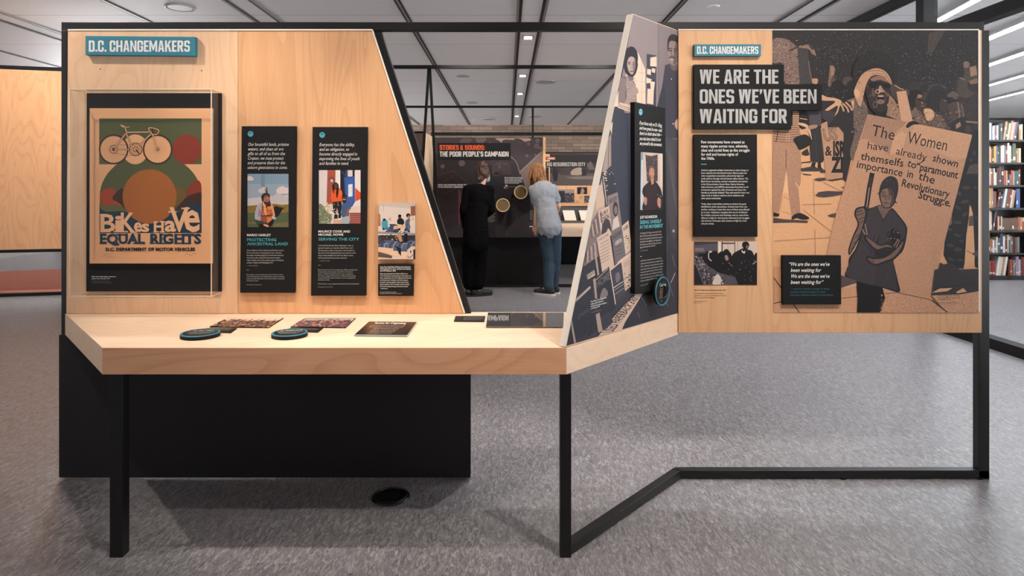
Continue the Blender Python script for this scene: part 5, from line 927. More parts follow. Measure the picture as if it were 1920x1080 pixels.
def f(p):
    p.ell(1201.3, 210, 3.4, 6, (108, 172, 188)); p.text('\u201c', 1199.2, 216, 9, (20, 44, 50), x1=1203.4)
    for i, (s, a, b) in enumerate((('If you focus only on Dr. King,', (1199, 233), (1241, 238.5)), ('and how great he was\u2014and', (1199, 242.5), (1240.5, 247.5)), ('there\u2019s no doubt about that\u2014', (1199, 252.5), (1240.5, 255.5)), ('you miss how critical it is to', (1199, 262.5), (1238.5, 264.7)), ('see yourself in this movement.', (1199.4, 271.5), (1240.8, 274.2)))): p.ltext(s, a, b, 6.2, WHT, .012, shear=.16)
    p.ltext('JUDY RICHARDSON', (1200, 410), (1232, 408.5), 5, WHT, .016); p.ltext('SEEING ONESELF', (1200, 420), (1240, 417.5), 6.2, (88, 162, 172), .025); p.ltext('IN THE MOVEMENT', (1200, 429), (1243, 426), 6.2, (88, 162, 172), .025)
    L = ('\u2018In looking at Dr. King, you see not the real', 'leader. If we don\u2019t know the young and the women', 'the ones who organized and sustained the movement', 'and leaders were neighbors, your thing and me', 'Civic leaders, you don\u2019t know that you can do it', 'again, and then the other side wins.\u2019')
    for i, s in enumerate(L): p.ltext(s, (1200, 439+i*5.3), ((1239.5, 1240.5, 1242, 1240, 1240, 1229)[i], 435.5+i*5.2), 3.2, (190, 186, 182))
    p.ltext('\u2014 JUDY RICHARDSON', (1200, 471.5), (1215, 469.8), 1.9, (140, 138, 136)); p.line('1200.5,481 1203.5,480.5', .9, (170, 170, 168))
    L = ('Judy Richardson is a filmmaker, educator and activist. She was a', 'staff member of the Student Nonviolent Coordinating Committee', '(SNCC). In 1968, with other Georgia Alumni, she opened the', 'national reaches of Drum and Spear Bookstore, which later', 'also held at the Sixth and Mt. Library. From Paris to the larger', 'Black and Drum Peace on the first Bookstore in Washington', 'African-American Studies. She is a member of Books at the Street', 'and other publishing of the SNCC Legacy Project.')
    for i, s in enumerate(L): p.ltext(s, (1201, 490.5+i*5.4), ((1241, 1243, 1243, 1243, 1242, 1242, 1244, 1240)[i], 484.5+i*5.2), 2.6, (180, 178, 176))
    p.ltext('Photograph by Paula Miller', (1201, 536.5), (1215.5, 533), 2, (150, 148, 146))
pic(ANG, T1, f, 'lettering', t)
def f(p):
    p.clip = pts('1201.5,285 1242.5,288 1242.5,393 1200,394'); p.poly('1201.5,285 1242.5,288 1242.5,393 1200,394', (190, 170, 156, .05)); p.poly('1201.5,285 1206,285.4 1204.5,394 1200,394', (126, 140, 156)); p.poly('1203,300 1205,300 1204,392 1202,392', (200, 204, 208)); p.poly('1210,288 1212,291 1222,292.5 1233,289.5 1233,340 1213,340', (64, 54, 56, .5)); p.blot(60, 1212, 293, 1232, 338, [(150, 130, 124), (36, 32, 38), (112, 60, 56), (96, 96, 104)], .5, 1.8, 51); p.poly('1236,289 1242.5,288 1242.5,350 1238,348', (206, 186, 170))
    p.poly('1204,360 1207,350 1213,344 1220,337 1226,338 1234,346 1241,362 1242.5,393 1206,394 1208,372', (28, 26, 29), 1); p.poly('1219,334 1226,334 1226,344 1222,347', (176, 122, 98)); p.ell(1222, 324, 5, 11.5, (178, 126, 102)); p.poly('1217,320 1218,312 1222,310.5 1226,312 1227.4,322 1225,316 1220,315', (90, 82, 84), 1); p.line('1218.4,321 1221,321', .7, (50, 36, 36)); p.line('1223.6,321 1226,321.4', .7, (50, 36, 36)); p.line('1220.4,330 1224,330', .9, (130, 60, 56)); p.poly('1218,326 1219,334 1222,336 1226,332 1223,335', (138, 92, 76), 1); p.line('1222.4,321 1221.6,326.5', .7, (206, 156, 130))
    p.poly('1212,352 1222,350 1232,352 1231,392 1211,392', (44, 26, 30, .2), 1); p.poly('1208,370 1213,372 1212,384 1208,382', (170, 118, 96), 1); p.poly('1233,372 1239,374 1238,390 1233,384', (176, 124, 100), 1); p.blot(12, 1233, 362, 1240, 386, [(190, 184, 176), (60, 54, 58)], .5, 1.4, 52)
pic(ANG, T1, f, 'photograph', t)
c = ANG.at(1242, 546, 0); bd = thing('round_badge', 'round black badge with a teal ring standing off the angled panel', 'badge', tuple(c)); c2 = ANG.at(1242, 546, .05); R_ = 27.3*c2.y/F
MB().cyl(ANG.at(1242, 546, .001), c2-ANG.n*.01, .03, n=24).build('standoff', 'black', bd)
MB().cyl(c2-ANG.n*.012, c2, R_, n=64).build('base', 'black_board', bd); MB().ring(c2, ANG.n, R_-.003, .0035, 64, 8).build('rim', 'teal', bd)
def f(p):
    p.ltext('A LEGACY OF', (1240, 533), (1248, 531.5), 1.8, TEAL); p.ltext('ACTIVISM', (1240, 537), (1248.6, 535.5), 3, WHT, .016); p.ringe(1238.5, 534.5, 1.6, 3, .6, (170, 180, 182))
    for i, (s, a, b) in enumerate((('Drum and Spear was', 1238, 1248), ('a gathering place for', 1237.6, 1250), ('Black readers, writers', 1237.4, 1251.4), ('and activists in D.C.', 1237.2, 1251.8), ('and around the world', 1237, 1251.6), ('from 1968 to 1974.', 1236.6, 1250))): p.ltext(s, (a, 543+i*3.4), (b, 540.6+i*3.4), 2, (206, 170, 150))
    p.line('1238,565 1242,564', .8, TEAL)
pic(ANG, .0506, f, 'lettering', bd)
# ---------------------------------------------------------------- tall frames behind the exhibit
def wbox(name, mat, parent, px0, py0, px1, py1, Y, th=.04, **k):
    a, b = W(px0, py0, Y), W(px1, py1, Y); return box(name, mat, parent, a.x, b.x, Y, Y+th, b.z, a.z, **k)
Ya = 7.6
t = thing('display_stand', 'tall black frame behind the slanted post, with two splayed thin posts', 'frame', (W(805, 0, Ya).x, Ya, 0))
a, b = W(640, 128, Ya), W(1300, 122, Ya); box('top_beam', 'black', t, a.x, b.x, Ya, Ya+.045, W(0, 128, Ya).z, W(0, 122, Ya).z)
for (x0, y0), (x1, y1) in (((804, 127), (776, 560)), ((806, 127), (829, 560))):
    p, q = W(x0, y0, Ya+.02), W(x1, y1, Ya+.02); q = p+(q-p)*(p.z/(p.z-q.z)); MB().bar(p, q, .035, .03).build('post', 'black', t)
for px in (650, 1290): a = W(px, 0, Ya); box('post', 'black', t, a.x-.02, a.x+.02, Ya, Ya+.045, 0, W(0, 125, Ya).z)
Yb = 11.75
t = thing('display_stand', 'far black frame with a thin upright standing behind the dark exhibit panel', 'frame', (W(999, 0, Yb).x, Yb, 0))
box('top_beam', 'black', t, W(730, 0, Yb).x, W(1210, 0, Yb).x, Yb, Yb+.04, W(0, 202, Yb).z, W(0, 198, Yb).z)
for px in (742, 999, 1205): a = W(px, 0, Yb); box('post', 'black', t, a.x-.019, a.x+.019, Yb, Yb+.04, 0, W(0, 200, Yb).z)
# ---------------------------------------------------------------- dark listening exhibit
Yc = 8.8; PC = Plane((0, Yc, 0), (0, -1, 0))
t = thing('exhibit_stand', 'dark exhibit wall with two round listening speakers and an orange and white title', 'exhibit wall', (W(918, 0, Yc).x, Yc+.1, 0))
wbox('panel_board', 'black_board', t, 812, 258, 1018, 446, Yc, .05); wbox('edge_strip', 'birch', t, 1018, 257, 1023, 446, Yc-.01, .08)
wbox('top_rail', 'rail_black', t, 808, 248, 1140, 254, Yc+.05, .05)
a, b = W(812, 446, Yc), W(1023, 0, Yc); box('plinth', 'black_board', t, a.x, b.x, 8.9, 9.0, 0, a.z)
box('floor_rail', 'rail_black', t, a.x, W(1138, 0, 8.95).x, 8.86, 8.9, .003, .04)
p0 = W(812, 258, Yc); box('side_return', 'birch_pale', t, p0.x-.03, p0.x, 8.05, Yc, .25, p0.z)
wbox('post', 'rail_black', t, 1132, 248, 1140, 540, Yc+.05, .05)
def f(p):
    p.clip = rect(813, 259, 1018, 445); p.rect(813, 259, 1018, 445, (46, 41, 43, .15)); p.poly('813,259 880,259 1018,259 1018,330 960,330 900,300 813,290', (62, 54, 57, .25)); p.poly('866,260 885,260 878,270 864,270', (84, 73, 73, .2), 1); p.poly('892,259 912,259 905,268 896,268', (96, 81, 80, .2), 1); p.poly('932,259 992,259 990,270 978,262 966,260 958,268 944,270 936,264', (158, 130, 120, .2), 1); p.poly('940,268 958,262 980,266 1000,262 1017,259 1017,290 990,310 950,316', (66, 57, 61, .2), 1)
    for x, y, r in ((919, 269, 3), (935, 274, 3), (991, 270, 3), (1006, 274, 5), (1008, 264, 4), (1014, 278, 4), (988, 292, 3), (1004, 291, 2.5), (866, 306, 6), (830, 312, 4)): p.ell(x, y, r, r, (94, 80, 80, .2))
    p.poly('975,322 1018,283 1018,352 1000,360 985,352', (116, 98, 92, .15)); p.line('975,322 1016,284', 1.6, (150, 126, 116)); p.poly('952,300 966,296 972,312 975,326 968,330 956,322', (56, 50, 54)); p.line('958,294 968,304 975,326', 1.4, (136, 112, 104), 1)
    p.poly('922,316 928,306 940,300 952,302 958,314 956,330 944,340 928,334', (66, 58, 60, .15), 1); p.poly('924,324 932,320 940,322 938,330 928,332', (40, 35, 38), 1); p.ringe(931, 325, 7, 5, 1, (100, 84, 82)); p.line('932,308 938,306', 1.4, (96, 82, 80)); p.line('944,307 950,308', 1.4, (96, 82, 80)); p.poly('936,308 940,314 934,316', (92, 78, 76)); p.poly('920,336 958,330 985,356 1018,352 1018,445 900,445 905,380', (44, 40, 43, .15), 1)
    for s in ('815,330 850,320 880,345', '818,348 850,330', '830,365 860,350 884,370', '940,380 960,372 975,380', '960,445 972,420 968,400', '990,445 996,410'): p.line(s, .7, (84, 74, 78))
    p.poly('812,418 850,400 905,410 900,445 812,445', (54, 48, 51, .15)); p.poly('960,420 990,400 1018,415 1018,445 950,445', (60, 54, 56, .15), 1)
    p.text('HEAR RECORDINGS FROM THE', 821, 348, 2.6, WHT, x1=876, bold=.05); p.text('POOR PEOPLE\u2019S CAMPAIGN', 821, 352, 2.6, WHT, x1=868, bold=.05)
    p.poly('859,355.5 862,355.5 862,420 860,420', (124, 50, 66)); p.line('863,358 864,395', .6, (150, 140, 134))
    for i, x in enumerate((979, 980, 977, 979, 973)): p.text('They had recorded the songs of the people', 946, 333.5+i*2.6, 1.8, WHT, x1=x, bold=.02)
    p.ell(949.5, 350, 4, 4, (160, 58, 48)); p.ell(949.5, 350, 3, 3, (70, 70, 96)); p.text('Press to listen', 955.5, 351, 1.6, (190, 180, 176), x1=968); p.line('945,351 947,353', 1, WHT); p.rect(948, 347, 951, 350, WHT)
    p.rect(992.5, 392, 999, 415, (24, 23, 25)); [p.line([(993.5, 395+i*2.4), (998.5, 395+i*2.4)], .6, (170, 164, 160)) for i in range(8)]; p.rect(992.5, 424, 999, 425.5, WHT)
    for i in range(9): p.line([(909+i*.8, 400+i*2), (929-(i % 3)*2, 400+i*2)], .7, (150, 144, 140))
    for y in (366, 369, 376): p.line([(923, y), (928, y)], .7, (170, 164, 160))
    p.rect(820, 268, 957.5, 300.5, (28, 26, 28))
    p.caps('STORIES & SOUNDS:', 824.5, 909, 272, 281.2, (222, 92, 48)); p.caps('THE POOR PEOPLE\u2019S CAMPAIGN', 824.5, 953.5, 284, 293.6, (220, 214, 208))
pic(PC, .001, f, 'panel_print', t)
for px, py, lab in ((943, 384.5, 'lower left round ochre-rimmed speaker on the dark exhibit wall'), (976, 360.5, 'upper right round ochre-rimmed speaker on the dark exhibit wall')):
    c = PC.at(px, py, 0); s = thing('listening_speaker', lab, 'speaker', tuple(c), 'round speakers on the dark exhibit wall')
    r = 12.6*Yc/F
    MB().cyl(c-Vector((0, .004, 0)), c-Vector((0, .13, 0)), r*.93, r*.97, 48).build('horn', 'black', s); MB().ring(c-Vector((0, .135, 0)), (0, 1, 0), r*.93, r*.09, 56, 10).build('rim', 'ochre', s)
    MB().cyl(c-Vector((0, .13, 0)), c-Vector((0, .132, 0)), r*.88, n=48).build('grille', 'grille', s)
# ---------------------------------------------------------------- small mural panel left of the dark wall
Yd = 9.6; PD = Plane((0, Yd, 0), (0, -1, 0))
t = thing('exhibit_board', 'partly hidden pinkish photo panel seen between the slanted post and the thin posts', 'panel', tuple(W(786, 470, Yd)))
wbox('board', 'black_board', t, 770, 246, 794, 470, Yd, .05)
p = Pic(PD, .001); p.rect(771, 250, 793, 465, (120, 98, 92, .2)); p.poly('771,282 780,276 793,284 793,330 771,330', (70, 60, 64, .5)); p.blot(60, 771, 280, 793, 330, [(150, 124, 116), (50, 44, 48), (170, 140, 128)], .7, 2, 61); p.poly('771,330 793,330 793,465 771,465', (60, 52, 54, .4)); p.build('picture', t)
MB().bar((W(771, 0, Yd).x+.02, Yd+.06, 0), (W(771, 0, Yd).x+.02, Yd+.06, W(0, 246, Yd).z), .03, .03).build('post', 'black', t); MB().bar((W(793, 0, Yd).x-.02, Yd+.06, 0), (W(793, 0, Yd).x-.02, Yd+.06, W(0, 246, Yd).z), .03, .03).build('post', 'black', t)
# ---------------------------------------------------------------- far exhibit on the right: panel, case and counter
Ye = 11.5; PE = Plane((0, Ye, 0), (0, -1, 0))
t = thing('exhibit_stand', 'birch exhibit wall with dark photo and grey resurrection heading, right of the dark wall', 'exhibit wall', (W(1075, 0, Ye).x, Ye+.1, 0))
wbox('panel_board', 'birch', t, 1020, 288, 1122, 416, Ye, .05); wbox('top_rail', 'rail_black', t, 1018, 285, 1124, 288.5, Ye-.01, .08)
a, b = W(1012, 0, Ye), W(1130, 0, Ye); box('plinth', 'black_board', t, a.x, b.x, Ye+.05, Ye+.11, 0, .76)
def f(p):
    p.rect(1031, 289, 1122, 348, (58, 52, 54, .3)); p.rect(1031, 289, 1122, 305, (38, 35, 37, .4)); p.rect(1031, 325, 1122, 348, (84, 76, 76, .3)); p.poly('1074,318 1088,314 1092,322 1088,328 1070,327', (158, 140, 126), 1); p.poly('1058,332 1110,330 1122,336 1080,336', (118, 106, 98)); p.poly('1100,308 1108,302 1116,318 1104,318', (96, 88, 88)); p.poly('1052,316 1070,314 1070,328 1050,328', (66, 60, 62)); p.ell(1040, 318, 3, 4, (40, 36, 38)); p.poly('1036,322 1045,320 1046,332 1043,340 1038,338', (44, 40, 42), 1); p.poly('1090,318 1098,316 1100,328 1092,330', (44, 40, 42)); p.rect(1020, 314, 1029, 345, (40, 36, 38, .4))
    p.rect(1020, 294, 1041, 300, (150, 70, 46)); p.text('CAMPAIGN', 1026, 298.6, 3, WHT, x1=1040, bold=.016); p.rect(1020, 303, 1099, 313.5, (32, 30, 32)); p.caps('ING RESURRECTION CITY', 1025.5, 1097.5, 304.5, 311.7, (176, 172, 170))
    p.rect(1043, 355, 1077, 380, (66, 62, 72, .4)); p.rect(1043, 355, 1077, 362, (150, 136, 132)); p.rect(1043, 358, 1059, 378, (46, 46, 60, .3)); p.blot(30, 1058, 362, 1076, 380, [(150, 138, 134), (44, 42, 50)], .6, 1.8, 71); p.rect(1082, 351, 1101, 364, (34, 32, 35)); p.poly('1088,364 1090,354 1093,352 1096,358 1094,364', (150, 136, 128)); p.rect(1095.5, 367, 1106, 380, (74, 72, 80, .5)); p.blot(12, 1096, 367, 1106, 380, [(180, 164, 156), (40, 38, 44)], .6, 1.6, 72)
    for i in range(3): p.line([(1086, 368+i*2), (1093, 368+i*2)], .6, (150, 90, 60)); p.line([(1079, 377+i*2), (1086, 377+i*2)], .5, (110, 80, 66))
pic(PE, .001, f, 'panel_print', t)
# display case and counter in front of it
ctz = .7825
t2 = thing('display_counter', 'far birch counter in front of the birch exhibit wall, behind the grey shirt', 'counter', (1.1, 10, 0))
ax = W(1000, 0, 9.2).x; bx = W(1125, 0, 9.2).x
MB().prism([(ax, 9.2, .683), (bx+.1, 9.2, .683), (bx+.6, 11.45, .683), (ax, 11.45, .683)], (0, 0, .1)).build('slab', 'birch_counter', t2, bevel=.002)
for x in (ax+.1, bx-.05): box('leg', 'rail_black', t2, x, x+.05, 9.25, 9.3, 0, .683)
t3 = thing('showcase', 'dark showcase with papers standing on the far counter', 'display case', (1.2, 11.2, ctz))
Yf = 11.0; wbox('back', 'case_grey', t3, 1020, 386, 1122, 413, Yf+.3, .04); a, b = W(1020, 413, Yf), W(1125, 0, Yf)
box('base', 'case_grey', t3, a.x, b.x, Yf, Yf+.34, .784, .82)
box('rail', 'birch', t3, a.x, b.x, Yf+.28, Yf+.34, W(0, 386, Yf+.3).z, W(0, 384, Yf+.3).z)
for q, lab in (((1054.5, 394.5, 1077, 409), 'left white paper sheet in the far showcase'), ((1085, 394.5, 1104, 408), 'right white paper sheet in the far showcase, with a dark heading')):
    t4 = thing('document', lab, 'paper', tuple(W((q[0]+q[2])/2, q[3], Yf+.2)), 'papers in the far showcase'); p0, p1 = W(q[0], q[1], Yf+.26), W(q[2], q[3], Yf+.2)
    MB().prism([(p0.x, Yf+.26, p0.z), (p1.x, Yf+.26, p0.z), (p1.x+.03, Yf+.12, .822), (p0.x+.03, Yf+.12, .822)], (0, -.003, .002)).build('sheet', 'paper', t4)

# ---------------------------------------------------------------- visitors
def _ball(n):
    bm = bmesh.new(); bmesh.ops.create_icosphere(bm, subdivisions=n, radius=1); bm.verts.index_update()
    r = [v.co.copy() for v in bm.verts], [[v.index for v in f.verts] for f in bm.faces]; bm.free(); return r
BALL2, BALL3 = _ball(2), _ball(3)
def blob(caps, voxel=.009, smooth=4):
    vs, fs = [], []
    def add(ball, f):
        i = len(vs); vs.extend(f(v) for v in ball[0]); fs.extend([i+k for k in q] for q in ball[1])
    for c in caps:
        if c[0] == 'e': add(BALL3, lambda v, c=c: Vector(c[1])+Vector((v.x*c[2][0], v.y*c[2][1], v.z*c[2][2]))); continue
        p, r0, q, r1 = Vector(c[0]), c[1], Vector(c[2]), c[3]; fl = c[4] if len(c) > 4 else 1.0
        n = max(2, int((q-p).length/(min(r0, r1)*.35))+1)
        for i in range(n+1):
            r = r0+(r1-r0)*i/n; o = p.lerp(q, i/n); add(BALL2, lambda v: o+Vector((v.x*r, v.y*r*fl, v.z*r)))
    me = bpy.data.meshes.new('blob'); me.from_pydata(vs, [], fs); o = bpy.data.objects.new('blob', me)
    r = o.modifiers.new('r', 'REMESH'); r.mode = 'VOXEL'; r.voxel_size = voxel
    s = o.modifiers.new('s', 'SMOOTH'); s.factor = .5; s.iterations = smooth
    out = evaluated(o); bpy.data.meshes.remove(me); return out
def wrinkle(me, amp, sc_):
    nn = [v.normal.copy() for v in me.vertices]
    for v, no in zip(me.vertices, nn):
        n = noise.noise(Vector((v.co.x*sc_, v.co.y*sc_, v.co.z*sc_*.55)))+.5*noise.noise(v.co*sc_*2.3); v.co += no*amp*n
    return me
V = Vector
def hand(wrist, d, palm, side, s=1.0):
    """palm, four bent fingers of unequal length and a thumb, hanging along d; palm = palm normal, side = towards the thumb"""
    w_, d, n, s_ = V(wrist), V(d).normalized(), V(palm).normalized(), V(side).normalized(); c = []
    for k in (-.026, -.009, .009, .026): c.append((w_+s_*k*.6, .013, w_+d*.085+s_*k, .0125))
    for k, L in ((.028, .070), (.010, .080), (-.009, .074), (-.027, .058)):
        a = w_+d*.085+s_*k; b = a+d*L*.5+n*L*.10; e = b+d*L*.42+n*L*.30; c += [(a, .0095, b, .0085), (b, .0085, e, .0072)]
    a = w_+d*.025+s_*.03; b = a+d*.035+s_*.026; e = b+d*.032+s_*.004+n*.01; c += [(a, .012, b, .0105), (b, .0105, e, .0085)]
    return c
# man in grey T-shirt and jeans, leaning towards the speakers
Ym = 8.2
def mp(px, py, dy=0): return W(px, py, Ym+dy)
man = bpy.data.objects.new('man_root', None)
hd = mp(1006, 325, .20); nk = mp(1014, 343, .13); ch = mp(1019, 366, .06); wa = mp(1026, 402, 0); pv = mp(1030, 426, -.03)
hl, hr = mp(1023, 430, -.02), mp(1039, 430, -.02); kl, kr = mp(1029, 490, .02), mp(1041, 489, .06); fl, fr_ = mp(1029, 540, -.02), mp(1038, 534, .12)
fl.z = .085; fr_.z = .085
sl_, sr_ = mp(1001, 356, .08), mp(1036, 355, .10); el, er = mp(1007, 390, .02), mp(1046, 386, .16); wl, wr = mp(1004, 421, .05), mp(1040, 408, .32)
body = [('e', hd, (.078, .098, .118)), (hd+V((0, .03, -.06)), .06, hd+V((-.02, .07, -.075)), .045), (hd+V((.02, -.03, -.05)), .055, nk+V((.01, -.01, -.02)), .06), ('e', hd+V((-.035, .095, -.02)), (.014, .022, .02)), ('e', hd+V((-.085, .0, -.015)), (.012, .022, .032)), ('e', hd+V((.085, .0, -.015)), (.012, .022, .032)),
    ('e', ch, (.165, .105, .17)), (sl_, .06, sr_, .06), (ch, .13, wa, .125, .8), (wa, .125, pv, .13, .85), (hl, .085, kl, .06), (hr, .085, kr, .06), (kl, .06, fl, .042), (kr, .06, fr_, .042),
    (fl, .042, fl+V((-.10, .08, -.045)), .035), (fr_, .042, fr_+V((-.10, .08, -.045)), .035), (sl_, .054, el, .043), (el, .042, wl, .028), (sr_, .054, er, .043), (er, .042, wr, .028)]
body += hand(wl, (-.0, .12, -1), (.3, .8, 0), (-.6, .8, 0)) + hand(wr, (-.3, .5, -.5), (-.5, .2, -.5), (-.3, .6, .5))
me = blob(body, .0075, 3)
man = link('person', me, None, ('skin',), loc=(fl.x+.02, Ym+.05, 0), smooth=True)
tag(man, 'person in grey T-shirt and jeans with long blond hair, bending to the dark wall', 'person')
ts = blob([('e', ch+V((0, 0, .01)), (.185, .135, .185)), (nk+V((.004, -.02, -.05)), .075, ch, .13), (sl_+V((.02, 0, 0)), .078, sr_+V((-.02, 0, 0)), .078), (ch, .155, wa, .145, .85), (wa, .15, pv+V((0, 0, -.0)), .168, .92),
    (sl_, .072, sl_.lerp(el, .62), .066), (sr_, .072, sr_.lerp(er, .62), .066)], .009, 3)
link('t_shirt', wrinkle(ts, .007, 16), man, ('tshirt',), smooth=True)
jn = blob([('e', pv+V((0, .0, -.05)), (.148, .125, .11)), (hl, .105, kl, .078), (hr, .105, kr, .078), (kl, .078, fl+V((0, 0, .03)), .066), (kr, .078, fr_+V((0, 0, .03)), .066)], .009, 3)
link('jeans', wrinkle(jn, .008, 12), man, ('denim',), smooth=True)
def shoe(name, parent, f, d, mats, L=.27, up=.062):
    d = V(d).normalized(); s = V((-d.y, d.x, 0)); g = V((f.x, f.y, 0))
    u = blob([(g-d*.05+V((0, 0, .055)), .04, g+d*.06+V((0, 0, .05)), .044), (g+d*.06+V((0, 0, .046)), .044, g+d*(L-.085)+V((0, 0, .04)), .036), (g-d*.03+V((0, 0, up+.03)), .043, g-d*.0+V((0, 0, up)), .05)], .008, 3)
    o = link(name, u, parent, (mats[0],), smooth=True)
    out = [g+d*a+s*b for a, b in ((-.09, .02), (-.06, .042), (.03, .044), (.10, .05), (.15, .046), (L-.06, .022), (L-.05, 0), (L-.06, -.022), (.15, -.046), (.10, -.05), (.03, -.044), (-.06, -.042), (-.09, -.02))]
    MB().prism([V((p.x, p.y, .001)) for p in out], (0, 0, .024)).build('sole', mats[1], o); return o
shoe('shoe', man, fl, (-.85, .5, 0), ('shoe_black', 'sole_white')); shoe('shoe', man, fr_, (-.8, .6, 0), ('shoe_black', 'sole_white'))
R = random.Random(5)
hm = MB()
hair = blob([('e', hd+V((.008, -.016, .016)), (.092, .112, .122)), (hd+V((.03, -.05, -.03)), .07, nk+V((.03, -.045, -.005)), .055), (hd+V((.06, -.02, -.03)), .05, nk+V((.055, .0, -.02)), .042), (hd+V((-.05, -.01, -.03)), .045, hd+V((-.06, .0, -.12)), .035)], .008, 2)
ho = link('hair', wrinkle(hair, .02, 30), man, ('hair_blond',), smooth=True)
lk = []
for i in range(80):
    a = R.uniform(0, 2*PI); e0 = R.uniform(.1, 1.3); p0 = hd+V((.008, -.016, .016))+V((.094*math.cos(a)*math.cos(e0), .113*math.sin(a)*math.cos(e0), .124*math.sin(e0)))
    if p0.y > hd.y+.07: continue
    p1 = V((p0.x*1+.25*(p0.x-hd.x), p0.y-.01, p0.z-R.uniform(.05, .1))); p2 = V((p1.x+R.uniform(-.015, .02), p1.y-.005, p1.z-R.uniform(.05, .09))); lk += [(p0, .010, p1, .012), (p1, .012, p2, .006)]
link('hair_locks', blob(lk, .006, 1), man, ('hair_blond',), smooth=True)
# woman in black with hair pinned up and a face mask
Yw = 8.15
def wpnt(px, py, dy=0): return W(px, py, Yw+dy)
hd = wpnt(906, 325, .12); nk = wpnt(902, 345, .07); ch = wpnt(897, 370, .04); wa = wpnt(893, 406, 0); pv = wpnt(892, 436, -.02)
hl, hr = wpnt(885, 440), wpnt(900, 440); kl, kr = wpnt(880, 497, .02), wpnt(899, 497, .02); fl, fr_ = wpnt(881, 540), wpnt(896, 543, -.02); fl.z = fr_.z = .075
sl_, sr_ = wpnt(877, 356, .03), wpnt(917, 356, .05); el, er = wpnt(870, 395, 0), wpnt(921, 394, .10); wl, wr = wpnt(874, 428, .14), wpnt(913, 402, .34)
body = [('e', hd, (.076, .095, .115)), (hd+V((.03, .045, -.05)), .052, hd+V((.035, .07, -.07)), .042), (hd+V((0, -.02, -.06)), .05, nk+V((0, 0, -.03)), .052), ('e', hd+V((.055, .085, -.015)), (.016, .016, .022)), ('e', hd+V((.075, -.012, -.02)), (.012, .022, .032)), ('e', hd+V((-.078, .01, -.02)), (.012, .022, .032)),
    ('e', ch, (.145, .10, .16)), (sl_, .052, sr_, .052), (ch, .115, wa, .105, .8), (wa, .105, pv, .13, .85), (hl, .085, kl, .055), (hr, .085, kr, .055), (kl, .055, fl, .034), (kr, .055, fr_, .034), (fl, .036, fl+V((.05, .11, -.04)), .03), (fr_, .036, fr_+V((.10, .05, -.04)), .03),
    (sl_, .048, el, .038), (el, .037, wl, .026), (sr_, .048, er, .038), (er, .037, wr, .026)]
body += hand(wl, (.3, .4, -.9), (.6, .3, 0), (.1, .9, .2)) + hand(wr, (-.5, .6, -.2), (0, .3, -.8), (-.2, .4, .7))
wom = link('person', blob(body, .0075, 3), None, ('skin',), loc=(wpnt(889, 0).x, Yw+.05, 0), smooth=True)
tag(wom, 'person in loose black clothes with pinned-up brown hair and pale face mask', 'person')
tp = blob([('e', ch, (.165, .125, .18)), (nk+V((0, 0, -.05)), .066, ch, .12), (sl_, .068, sr_, .068), (ch, .145, wa, .15, .8), (wa, .15, pv+V((0, 0, -.12)), .185, .8), (sl_, .066, el, .062), (el, .062, wl.lerp(el, .12), .054), (sr_, .066, er, .062), (er, .062, wr.lerp(er, .12), .054)], .009, 3)
link('black_top', wrinkle(tp, .008, 11), wom, ('black_cloth',), smooth=True)
tr_ = blob([('e', pv+V((0, 0, -.03)), (.16, .13, .13)), (hl, .11, kl, .10), (hr, .11, kr, .10), (kl, .10, fl+V((0, 0, .075)), .085), (kr, .10, fr_+V((0, 0, .085)), .085)], .009, 3)
link('black_trousers', wrinkle(tr_, .008, 11), wom, ('black_cloth',), smooth=True)
shoe('shoe', wom, fl, (.4, .9, 0), ('shoe_black', 'shoe_black'), .25, .03); shoe('shoe', wom, fr_, (.9, .4, 0), ('shoe_black', 'shoe_black'), .25, .03)
hair = blob([('e', hd+V((-.008, -.02, .014)), (.086, .10, .116)), (hd+V((-.02, -.06, -.02)), .055, nk+V((-.01, -.05, .05)), .035), ('e', hd+V((-.005, -.05, .10)), (.066, .06, .055)), ('e', hd+V((.03, -.06, .07)), (.035, .035, .035)), ('e', hd+V((-.045, -.06, .06)), (.035, .035, .035))], .007, 2)
link('hair', wrinkle(hair, .018, 34), wom, ('hair_dark',), smooth=True)
MB().ring(nk+V((0, .0, -.03)), (0, -.25, 1), .063, .014, 32, 8).build('collar', 'collar_cream', wom, smooth=True)
link('face_mask', blob([(hd+V((.045, .065, -.055)), .045, hd+V((.05, .072, -.075)), .04)], .007, 2), wom, ('mask_blue',), smooth=True)

# ---------------------------------------------------------------- bookcase behind the glass
Yk = 9.58
def kx(px): return W(px, 0, Yk).x
def kz(py): return W(0, py, Yk).z
SH = [(262.5, 'top'), (305, 'second'), (347.3, 'third'), (390, 'fourth'), (432, 'fifth'), (474.5, 'sixth'), (517.5, 'lowest')]
X0, X1 = kx(1845), kx(1930)
t = thing('bookcase', 'black seven-shelf bookcase behind the glass wall', 'bookcase', ((X0+X1)/2, Yk+.15, 0))
box('back', 'shelf_black', t, X0, X1, Yk+.27, Yk+.30, .02, kz(221)); box('side', 'shelf_black', t, X0-.025, X0, Yk-.02, Yk+.30, 0, kz(221)); box('side', 'shelf_black', t, X1, X1+.025, Yk-.02, Yk+.30, 0, kz(221)); box('top', 'shelf_black', t, X0-.025, X1+.025, Yk-.02, Yk+.30, kz(221), kz(218))
for y, _ in SH[:-1]: box('shelf', 'shelf_black', t, X0, X1, Yk-.02, Yk+.27, kz(y+3.2), kz(y))
box('shelf', 'shelf_black', t, X0, X1, Yk-.02, Yk+.27, kz(527), kz(517.5))
